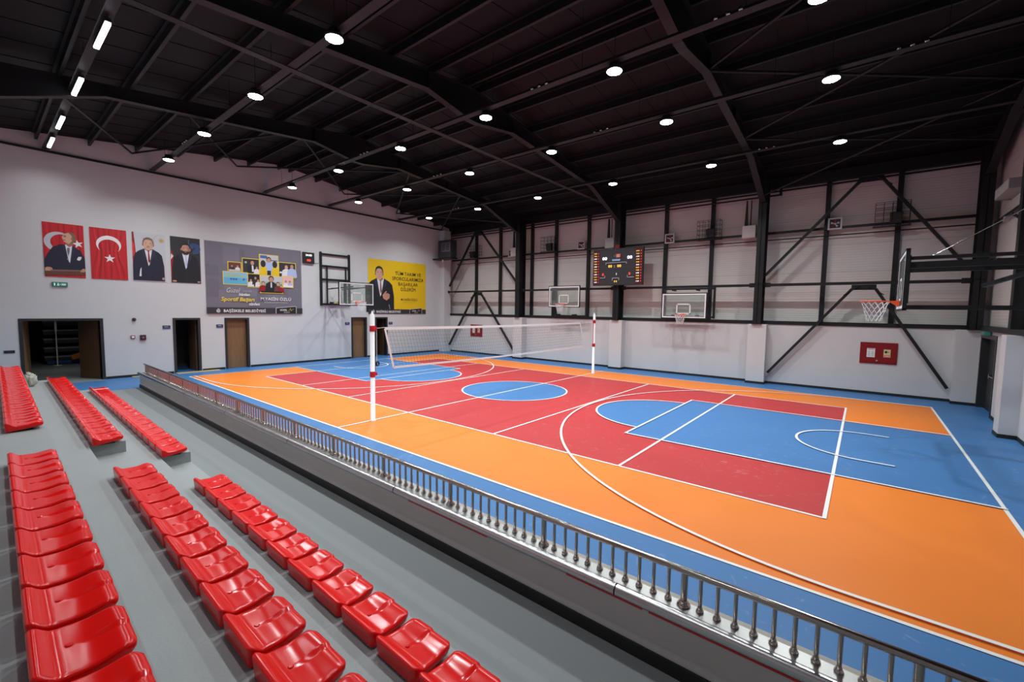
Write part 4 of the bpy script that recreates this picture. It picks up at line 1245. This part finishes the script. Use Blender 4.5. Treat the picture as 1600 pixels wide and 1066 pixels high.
t = thing('folded_bleacher', (-20, -9.0, 0), 'dark folded bleacher stack inside the store room behind the double door', 'bleacher')
for i in range(7):
    z = .30+i*.40
    b = MB(); b.box((-21.2, -9.75, z), (-19.4-.05*i, -7.5, z+.06), mat('bleacher_grey', (.42, .42, .43), .5)); b.box((-19.42-.05*i, -9.75, z-.16), (-19.40-.05*i, -7.5, z), mat('bleacher_front', (.07, .075, .08), .5))
    b.put('bench', t)
for y in (-9.6, -8.7, -7.7):
    b = MB(); b.box((-21.0, y, 0), (-20.9, y+.08, 3.0), STEEL); b.put('upright', t)
b = MB(); b.box((-19.3, -9.7, .03), (-19.1, -7.6, .16), INK['blue']); b.put('crash_mat', label='blue mat edge at the foot of the folded bleacher', cat='mat')
b = MB(); b.lathe((-18.6, -9.42, 0), [(.14, 0), (.14, .02), (.022, .03), (.022, 1.5), (.04, 1.55), (.04, 1.9), (.02, 1.95), (.02, 2.3)], INK['white'], 14)
b.put('floor_stand_pole', label='thin white pole standing in front of the folded bleacher', cat='pole')
b = MB(); b.bar((-18.9, -8.95, .30), (-18.9, -8.40, .50), .16, .22, mat('orange_plastic', (.7, .22, .02), .4)); b.put('orange_carrier', label='orange plastic item low in the store room by the open door leaf', cat='box')
# exit door in the right wall
d = thing('door_6', (XR, 6.7, 0), None, None); d['kind'] = 'structure'
b = MB(); b.box((XR-.02, 5.68, 0), (XR+.25, 5.77, 2.25), FRAMEM); b.box((XR-.02, 7.60, 0), (XR+.25, 7.69, 2.25), FRAMEM); b.box((XR-.02, 5.77, 2.13), (XR+.25, 7.60, 2.25), FRAMEM); b.put('frame', d)
b = MB(); b.box((XR+.14, 5.77, .01), (XR+.19, 7.60, 2.13), BLACK); o = b.put('leaf', d)
b = MB(); b.tube((XR+.06, 5.95, 1.05), (XR+.06, 6.7, 1.05), .018, CHROME, 10); b.box((XR+.05, 5.92, .99), (XR+.14, 5.99, 1.11), CHROME); b.box((XR+.05, 6.66, .99), (XR+.14, 6.73, 1.11), CHROME); b.put('push_bar', o)
t = thing('exit_sign', (XR-.1, 6.7, 2.5), 'small green exit sign above the dark door in the right corner', 'exit sign')
b = MB(); b.box((XR-.16, 6.35, 2.22+.02), (XR-.04, 6.75, 2.34), mat('exit_green', (.02, .16, .13), .4, emit=.15)); b.put('casing', t)

# ================================================================== SMALL THINGS ON THE LEFT WALL
LU, LN = (0, 1, 0), (1, 0, 0)
def lwall(y, z): return (XL, y, z)
def sign(y, z, lb, w_=.25, h_=.14):
    A = Art(lwall(y, z), LU, LN); A.board(0, 0, w_, h_, .02, pm('sign_navy', (.010, .022, .075)))
    A.rect(0, 0, w_, .03, INK['blue']); A.rect(.05, .075, .20, .085, INK['pale']); A.rect(.05, .095, .17, .105, INK['pale'])
    A.put('room_sign', label=lb, cat='sign', group='small blue room signs')
sign(-6.97, 1.81, 'small dark blue room sign between the wall sounders and the open dark doorway')
sign(-5.12, 1.82, 'small dark blue room sign left of the oak door under the purple banner')
sign(.86, 1.84, 'small dark blue room sign left of the oak door under the yellow banner')
sign(3.62, 1.82, 'small dark blue room sign right of the doorway beside the net post')
t = thing('exit_sign', (XL+.05, -9.75, 3.35), 'small green running man exit sign under the first portrait poster', 'exit sign')
A = Art(lwall(-9.94, 3.35), LU, LN); A.board(0, 0, .38, .15, .05, mat('sign_case', (.04, .10, .09), .4)); A.put('casing', t)
A = Art(lwall(-9.94, 3.35), LU, LN); A.d = .0508
gm = mat('exit_green_lit', (.01, .13, .09), .4, emit=.5)
A.rect(.015, .015, .365, .135, gm)
wl = mat('exit_white_lit', (.75, .85, .82), .4, emit=.5)
A.rect(.05, .03, .075, .12, wl); A.ell(.15, .11, .012, .014, wl); A.line([(.15, .095), (.145, .065), (.165, .03)], .014, wl); A.line([(.145, .065), (.12, .035)], .012, wl)
A.line([(.18, .075), (.20, .075)], .02, wl); A.rect(.225, .085, .34, .10, wl); A.rect(.225, .05, .33, .065, wl)
A.put('sign_face', t)
# shot clock
t = thing('shot_clock', (XL+.05, -1.08, 4.93), 'small black shot clock with red digits right of the purple banner', 'clock')
A = Art(lwall(-1.37, 4.93), LU, LN); A.board(0, 0, .56, .54, .10, BLACK); A.put('casing', t)
A = Art(lwall(-1.37, 4.93), LU, LN); A.d = .102; A.text('24:00', .28, .36, .13, LEDW, .002, sx=1.1); A.text('00', .28, .10, .15, LEDR, .003, sx=1.3); A.put('digit_lettering', t)
b = MB(); b.path([(XL+.03, -.81, 5.0), (XL+.03, -.7, 4.97), (XL+.03, -.56, 4.99)], .008, STEEL, 6); b.put('power_cable', t)
# sounders, switches
b = MB(); b.lathe((XL, -7.83, 2.20), [(.06, 0), (.065, .03), (.05, .07), (.02, .09)], mat('dark_red_sounder', (.06, .008, .01), .4), 16, 'x'); b.put('alarm_sounder', label='small round dark red alarm sounder high between the double door and next doorway', cat='alarm')
t = thing('call_point', (XL+.03, -7.90, 1.48), 'small red call point left of the alarm box', 'alarm')
b = MB(); b.box((XL, -7.95, 1.47), (XL+.04, -7.82, 1.59), mat('call_red', (.22, .03, .02), .4)); b.put('housing', t, bevel=.005)
b = MB(); b.box((XL+.04, -7.925, 1.495), (XL+.045, -7.845, 1.565), INK['white']); b.put('press_plate', t)
t = thing('alarm_box', (XL+.04, -7.6, 1.4), 'dark red square alarm strobe box right of the small call point', 'alarm')
b = MB(); b.box((XL, -7.68, 1.40), (XL+.07, -7.50, 1.60), MATS['dark_red_sounder']); b.put('housing', t, bevel=.008)
b = MB(); b.lathe((XL+.07, -7.59, 1.5), [(.04, 0), (.03, .02)], INK['slate'], 12, 'x'); b.put('strobe_lens', t)
b = MB(); b.box((XL, -11.11, 1.12), (XL+.015, -10.87, 1.21), BLACK); b.box((XL+.015, -11.05, 1.14), (XL+.018, -10.93, 1.19), INK['char']); b.put('switch_plate', label='wide black switch plate left of the double door, lower one', cat='switch')
b = MB(); b.box((XL, -11.50, 1.58), (XL+.015, -11.24, 1.66), BLACK); b.box((XL+.015, -11.42, 1.60), (XL+.018, -11.30, 1.64), INK['char']); b.put('switch_plate', label='wide black switch plate at the far left, upper one', cat='switch')
# planks on the floor
b = MB(); b.box((-12.36, -6.62, 0.002), (-12.0, -5.1, .025), mat('bare_wood', (.45, .36, .22), .7, noise=.1)); b.put('wood_plank', label='pale wooden board on the floor before the open dark doorway', cat='board')
b = MB(); b.box((-12.36, -7.98, 0.002), (-12.2, -7.45, .03), MATS['bare_wood']); b.put('wood_plank', label='short pale wooden board on the floor by the parapet end', cat='board')

# ================================================================== POSTERS AND BANNERS
def poster(y0, lb, draw, name='wall_poster', w_=1.0, z0=3.68, h_=1.84, cat='poster', group='portrait posters on the left wall'):
    A = Art(lwall(y0, z0), LU, LN); A.board(0, 0, w_, h_, .02, INK['pale'])
    draw(A, w_, h_)
    A.put(name, label=lb, cat=cat, group=group)
def folds(A, w_, h_, seed, pinch=0.0):
    R_ = random.Random(seed)
    tones = [pm('fold_a', (.40, .009, .015)), pm('fold_b', (.62, .022, .028)), pm('fold_c', (.33, .007, .012)), pm('fold_d', (.56, .018, .024))]
    for i in range(12):
        c = w_*(.03+.085*i); d = R_.uniform(.012, .035); ph = R_.uniform(0, 6); am = R_.uniform(.01, .035)
        L_, Q_ = [], []
        for j in range(13):
            v = h_*(.002+.996*j/12); k_ = 1-pinch*math.exp(-((j/12-.55)/.28)**2)
            x = (c-w_/2)*k_+w_/2+am*math.sin(ph+j*.55); ww = d*(.3+.7*math.sin(PI*(j+.6)/13.2))
            L_.append((min(w_-.001, max(.001, x-ww)), v)); Q_.append((min(w_-.001, max(.001, x+ww)), v))
        A.poly(L_+Q_[::-1], tones[i % 4])
def p1(A, w_, h_):
    A.rect(0, 0, w_, h_, INK['red']); folds(A, w_, h_, 3)
    A.crescent(.36, h_-.64, .34, INK['pale'], ang=-.1)
    A.star(.84, h_-.66, .15, INK['white'], rot=PI/2+.2)
    A.poly([(0, .22), (w_, .22), (w_, .70), (.90, .95), (.72, 1.06), (.66, 1.12), (.42, 1.13), (.22, 1.02), (.10, .80), (0, .55)], INK['navy'])
    A.poly([(.52, 1.13), (.70, 1.12), (.62, .50), (.56, .62)], INK['shirt'])
    A.poly([(.57, 1.02), (.63, 1.03), (.63, .92), (.59, .72), (.56, .92)], INK['slated'])
    A.poly([(.52, 1.14), (.44, 1.06), (.50, .92), (.60, .48)], INK['lapel']); A.poly([(.70, 1.13), (.82, 1.02), (.74, .90), (.64, .48)], INK['lapel'])
    A.poly([(.54, 1.24), (.72, 1.28), (.72, 1.12), (.62, 1.05), (.54, 1.13)], INK['skind'])
    A.ell(.66, 1.38, .145, .185, INK['blond']); A.poly([(.47, 1.42), (.46, 1.34), (.50, 1.22), (.62, 1.16), (.70, 1.26), (.70, 1.44), (.62, 1.54), (.52, 1.50)], INK['skinl'])
    A.ell(.53, 1.40, .03, .012, INK['hair']); A.ell(.52, 1.43, .04, .012, INK['blond']); A.ell(.70, 1.34, .025, .045, INK['skind']); A.poly([(.47, 1.41), (.445, 1.36), (.48, 1.34)], INK['skinl']); A.ell(.51, 1.28, .03, .010, INK['redd'])
    A.poly([(.80, .66), (.84, .74), (.92, .74), (.90, .66), (.86, .60), (.80, .62)], INK['shirt'])
    A.poly([(0, .04), (w_, .10), (w_, .26), (0, .22)], INK['brown']); A.poly([(0, .18), (w_, .24), (w_, .28), (0, .24)], INK['mauve'])
    for c in (.10, .95):
        A.ell(c, .27, .09 if c < .5 else .05, .06, INK['skin'])
        for k_ in range(4): A.line([(c-.06+k_*.025, .27), (c-.075+k_*.028, .20)], .020, INK['skinl'] if c < .5 else INK['skin']) if c < .5 or k_ < 3 else None
def p2(A, w_, h_):
    A.rect(0, 0, w_, h_, INK['red']); folds(A, w_, h_, 9, .35)
    A.crescent(.50, h_-.58, .34, INK['white'], ang=-PI/2, sy=.95, inner=.84, shift=.26)
    A.star(.51, .76, .16, INK['white'])
def p3(A, w_, h_):
    A.rect(0, 0, w_, h_, INK['pale']); A.poly([(0, .3), (.10, .3), (.09, 1.2), (.05, 1.84), (0, 1.84)], INK['redd']); A.poly([(0, .9), (.07, 1.0), (.05, 1.4), (0, 1.5)], INK['redl'])
    for i in range(12):
        a = 2*PI*i/12
        A.poly([(.88+.13*math.cos(a), 1.60+.13*math.sin(a)), (.88+.04*math.cos(a+.3), 1.60+.04*math.sin(a+.3)), (.88+.04*math.cos(a-.3), 1.60+.04*math.sin(a-.3))], INK['gold'], i == 0)
    A.ell(.88, 1.60, .05, .05, INK['gold'])
    for i in range(9):
        a = PI*.62+i*.2; A.star(.92+.28*math.cos(a), 1.58+.26*math.sin(a), .02, INK['gold']) if .92+.28*math.cos(a) < w_-.03 and 1.58+.26*math.sin(a) < h_-.03 else None
    figure(A, .47, .02, 1.66, 'navy', 'tie', 'grey', moust=True, wide=.80, skin='skinl')
    A.poly([(.17, .18), (.23, .18), (.24, .52), (.20, .44)], INK['shirt'])
    A.ell(.90, .12, .04, .05, INK['skin']); A.ell(.55, 1.14, .012, .012, INK['redl'])
def p4(A, w_, h_):
    A.rect(0, 0, w_, h_, INK['char']); A.poly([(0, .2), (.09, .2), (.10, 1.1), (.03, 1.3), (0, 1.3)], INK['redd']); A.poly([(0, .9), (.09, 1.05), (.02, 1.15)], INK['shirt'])
    for i in range(5): A.ring(.80, 1.42, .045+.038*i, .062+.038*i, INK['blue'], -PI*.62, PI*1.05)
    A.rect(.60, 1.42, .625, 1.76, INK['blue'])
    figure(A, .50, .02, 1.60, 'suit', 'lbtie', 'hair', beard=True, wide=.82)
    A.ell(.10, .06, .07, .035, INK['skin']); A.ell(.92, .06, .05, .03, INK['skin'])
poster(-10.09, 'portrait poster of a man in a dark suit gazing up before a red flag', p1)
poster(-8.94, 'poster of a draped red flag with white crescent and star', p2)
poster(-7.78, 'portrait poster of a grey-haired man in navy suit and crimson tie, pale background', p3)
poster(-6.62, 'portrait poster of a bearded man in black suit, pale blue tie, dark background', p4)

def bottom_band(A, w_, y1, tabx0, tabx1, tx):
    A.rect(0, 0, w_, .27, INK['char'])
    A.poly([(tabx0, .0), (tabx1, .0), (tabx1, .34), (tabx1-.03, .36), (tabx0+.03, .28), (tabx0, .26)], INK['black'])
    A.line([(tabx0, .0), (tabx0, .26), (tabx0+.03, .28), (tabx1-.03, .36), (tabx1, .34), (tabx1, 0)], .018, INK['white'])
    A.text('GÜZEL', (tabx0+tabx1)/2-.12, .14, .11, INK['white'], .002); A.line([((tabx0+tabx1)/2+.10, .12), ((tabx0+tabx1)/2+.20, .27), ((tabx0+tabx1)/2+.22, .14), ((tabx0+tabx1)/2+.34, .24)], .018, INK['gold'])
    A.text('BAŞİSKELE', (tabx0+tabx1)/2+.03, .05, .055, INK['white'])
    A.ell(tx-.14, .12, .075, .075, INK['pale']); A.poly([(tx-.19, .16), (tx-.14, .24), (tx-.08, .17)], INK['pale'])
    A.ring(tx-.14, .12, .03, .042, INK['char'], -2, 2.6)
def banner1(A, w_, h_):
    A.rect(0, 0, w_, h_, INK['slate'])
    R_ = random.Random(5)
    for i in range(14):
        u = R_.uniform(0, w_-.8); v = R_.uniform(.3, h_-.8); a = R_.uniform(.3, .8); c = R_.uniform(.3, .8)
        A.rect(u, v, u+a, v+c, INK['slatel'] if i % 2 else INK['slated'])
    # photo collage, yellow borders
    def ph(u0, v0, u1, v1, bg):
        A.rect(u0-.03, v0-.03, u1+.03, v1+.03, INK['yline']); A.rect(u0, v0, u1, v1, INK[bg])
    def blob(u, v, s, top, skin='skin', hair='hair'):
        A.poly([(u-s*.55, v), (u+s*.55, v), (u+s*.45, v+s*.75), (u+s*.15, v+s*.95), (u-s*.15, v+s*.95), (u-s*.45, v+s*.75)], INK[top])
        A.ell(u, v+s*1.2, s*.23, s*.28, INK[hair], 14); A.ell(u, v+s*1.14, s*.18, s*.23, INK[skin], 14)
    ph(.86, 1.85, 1.35, 2.25, 'brown'); blob(1.0, 1.86, .20, 'char'); blob(1.22, 1.86, .20, 'shirt'); A.rect(.88, 1.86, 1.33, 1.94, INK['pale'])
    ph(1.43, 1.80, 2.09, 2.46, 'char'); blob(1.82, 1.81, .42, 'suit'); A.poly([(1.80, 1.9), (1.88, 1.9), (1.86, 2.18), (1.79, 2.18)], INK['shirt']); blob(2.0, 1.81, .24, 'shirt'); A.ell(1.55, 2.3, .05, .05, INK['lgreen'])
    ph(.66, 1.30, 1.60, 1.82, 'lblue'); A.rect(.66, 1.30, 1.60, 1.58, pm('sea', (.12, .42, .62))); 
    for u in (.95, 1.05, 1.15, 1.45): A.rect(u-.04, 1.48, u+.04, 1.56, INK['blue'])
    A.poly([(.68, 1.7), (.95, 1.78), (1.55, 1.68), (1.55, 1.62), (.68, 1.62)], INK['lgreen'])
    ph(1.63, 1.22, 2.12, 1.79, 'black'); blob(1.74, 1.23, .24, 'shirt'); blob(1.93, 1.32, .26, 'char'); blob(2.04, 1.23, .24, 'shirt')
    ph(2.13, 1.78, 2.92, 2.70, 'pale'); A.rect(2.15, 2.55, 2.45, 2.68, INK['blue']); A.rect(2.6, 2.45, 2.9, 2.5, INK['slate']); blob(2.52, 1.95, .46, 'lbtie', 'skin'); A.rect(2.44, 1.79, 2.60, 2.0, INK['navy'])
    for u in (2.27, 2.78):
        A.poly([(u-.15, 1.79), (u+.17, 1.79), (u+.14, 2.12), (u, 2.25), (u-.12, 2.12)], INK['yellow']); A.ell(u, 2.30, .11, .16, INK['hair'], 16)
    ph(2.97, 1.75, 3.72, 2.42, 'char'); blob(3.30, 1.76, .40, 'shirt', 'skinl', 'brown'); blob(3.56, 1.76, .44, 'lbtie', 'skin'); A.rect(2.99, 1.92, 3.25, 2.0, INK['shirt'])
    ph(2.13, .98, 3.10, 1.74, 'lgreen'); A.rect(2.13, 1.50, 3.10, 1.74, INK['pale'])
    blob(2.25, 1.0, .34, 'redd', 'skinl', 'brown'); blob(2.60, 1.0, .52, 'suit'); A.rect(2.57, 1.22, 2.63, 1.46, INK['shirt']); blob(2.90, 1.0, .34, 'brown', 'skinl', 'hair'); blob(3.04, 1.0, .26, 'redd', 'skinl'); A.rect(2.15, .98, 3.08, 1.05, INK['black'])
    ph(3.14, 1.28, 3.58, 1.78, 'pink'); blob(3.26, 1.29, .20, 'shirt'); blob(3.44, 1.29, .20, 'lbtie'); A.rect(3.14, 1.28, 3.58, 1.36, INK['white'])
    # lettering
    A.text('Güzel', 1.02, .93, .30, INK['white'], -.004, .35, sx=.75); A.text('İ Ş L E R', 1.58, .98, .09, INK['pale'])
    A.text('bizden', 1.45, .80, .17, INK['white'], .004, .2)
    A.text('Sportif Başarı', 1.20, .56, .24, INK['yline'], .006, .2); A.text('sizden', 1.85, .38, .18, INK['white'], .004, .2)
    A.text('M.YASİN ÖZLÜ', 2.80, .62, .20, INK['white'], .0015); A.text('BAŞİSKELE BELEDİYE BAŞKANI', 2.80, .50, .075, INK['pale'])
    bottom_band(A, w_, .27, 2.78, 3.72, .56)
    A.text('BAŞİSKELE BELEDİYESİ', .62, .07, .165, INK['white'], .003, 0, 'l', sx=1.0)
poster(-5.46, 'large purple-grey banner with a collage of yellow-framed photos', banner1, 'wall_banner', 4.02, 2.43, 3.08, 'banner', 'large banners on the left wall')
def banner2(A, w_, h_):
    A.rect(0, 0, w_, h_, INK['yellow'])
    figure(A, .80, .10, 2.62, 'suit', 'mauve', 'hair', beard=False, wide=.98, skin='skinl', lean=-.08)
    # hand on the chest
    A.poly([(1.62, .95), (1.25, .75), (1.02, .95), (1.12, 1.10), (1.50, 1.20)], INK['suit'])
    A.poly([(.98, .88), (1.20, .78), (1.40, .92), (1.42, 1.12), (1.30, 1.20), (1.02, 1.18), (.92, 1.08)], INK['skin'])
    for k_ in range(4): A.line([(1.05+k_*.02, .92+k_*.07), (1.36, .98+k_*.06)], .010, INK['skind'])
    A.line([(1.05, 1.18), (1.20, 1.30)], .07, INK['skin'])
    A.line([(1.36, .55), (1.42, .28), (1.41, .12)], .02, INK['shirt'])
    for i, tx in enumerate(('TÜM TAKIM VE', 'SPORCULARIMIZA', 'BAŞARILAR', 'DİLERİM')):
        A.text(tx, 2.75, 2.30-.31*i, .285, INK['black'], .0022 if i < 2 else .0)
    A.text('M.YASİN ÖZLÜ', 2.82, .80, .18, INK['char'], .001); A.text('BAŞİSKELE BELEDİYE BAŞKANI', 2.82, .68, .07, INK['gold'])
    bottom_band(A, w_, .27, 2.85, 3.78, .46)
    A.text('BAŞİSKELE BELEDİYESİ', .52, .07, .16, INK['white'], .003, 0, 'l')
poster(2.27, 'large yellow banner with a suited man, hand on chest, and black lettering', banner2, 'wall_banner', 4.10, 2.44, 3.10, 'banner', 'large banners on the left wall')
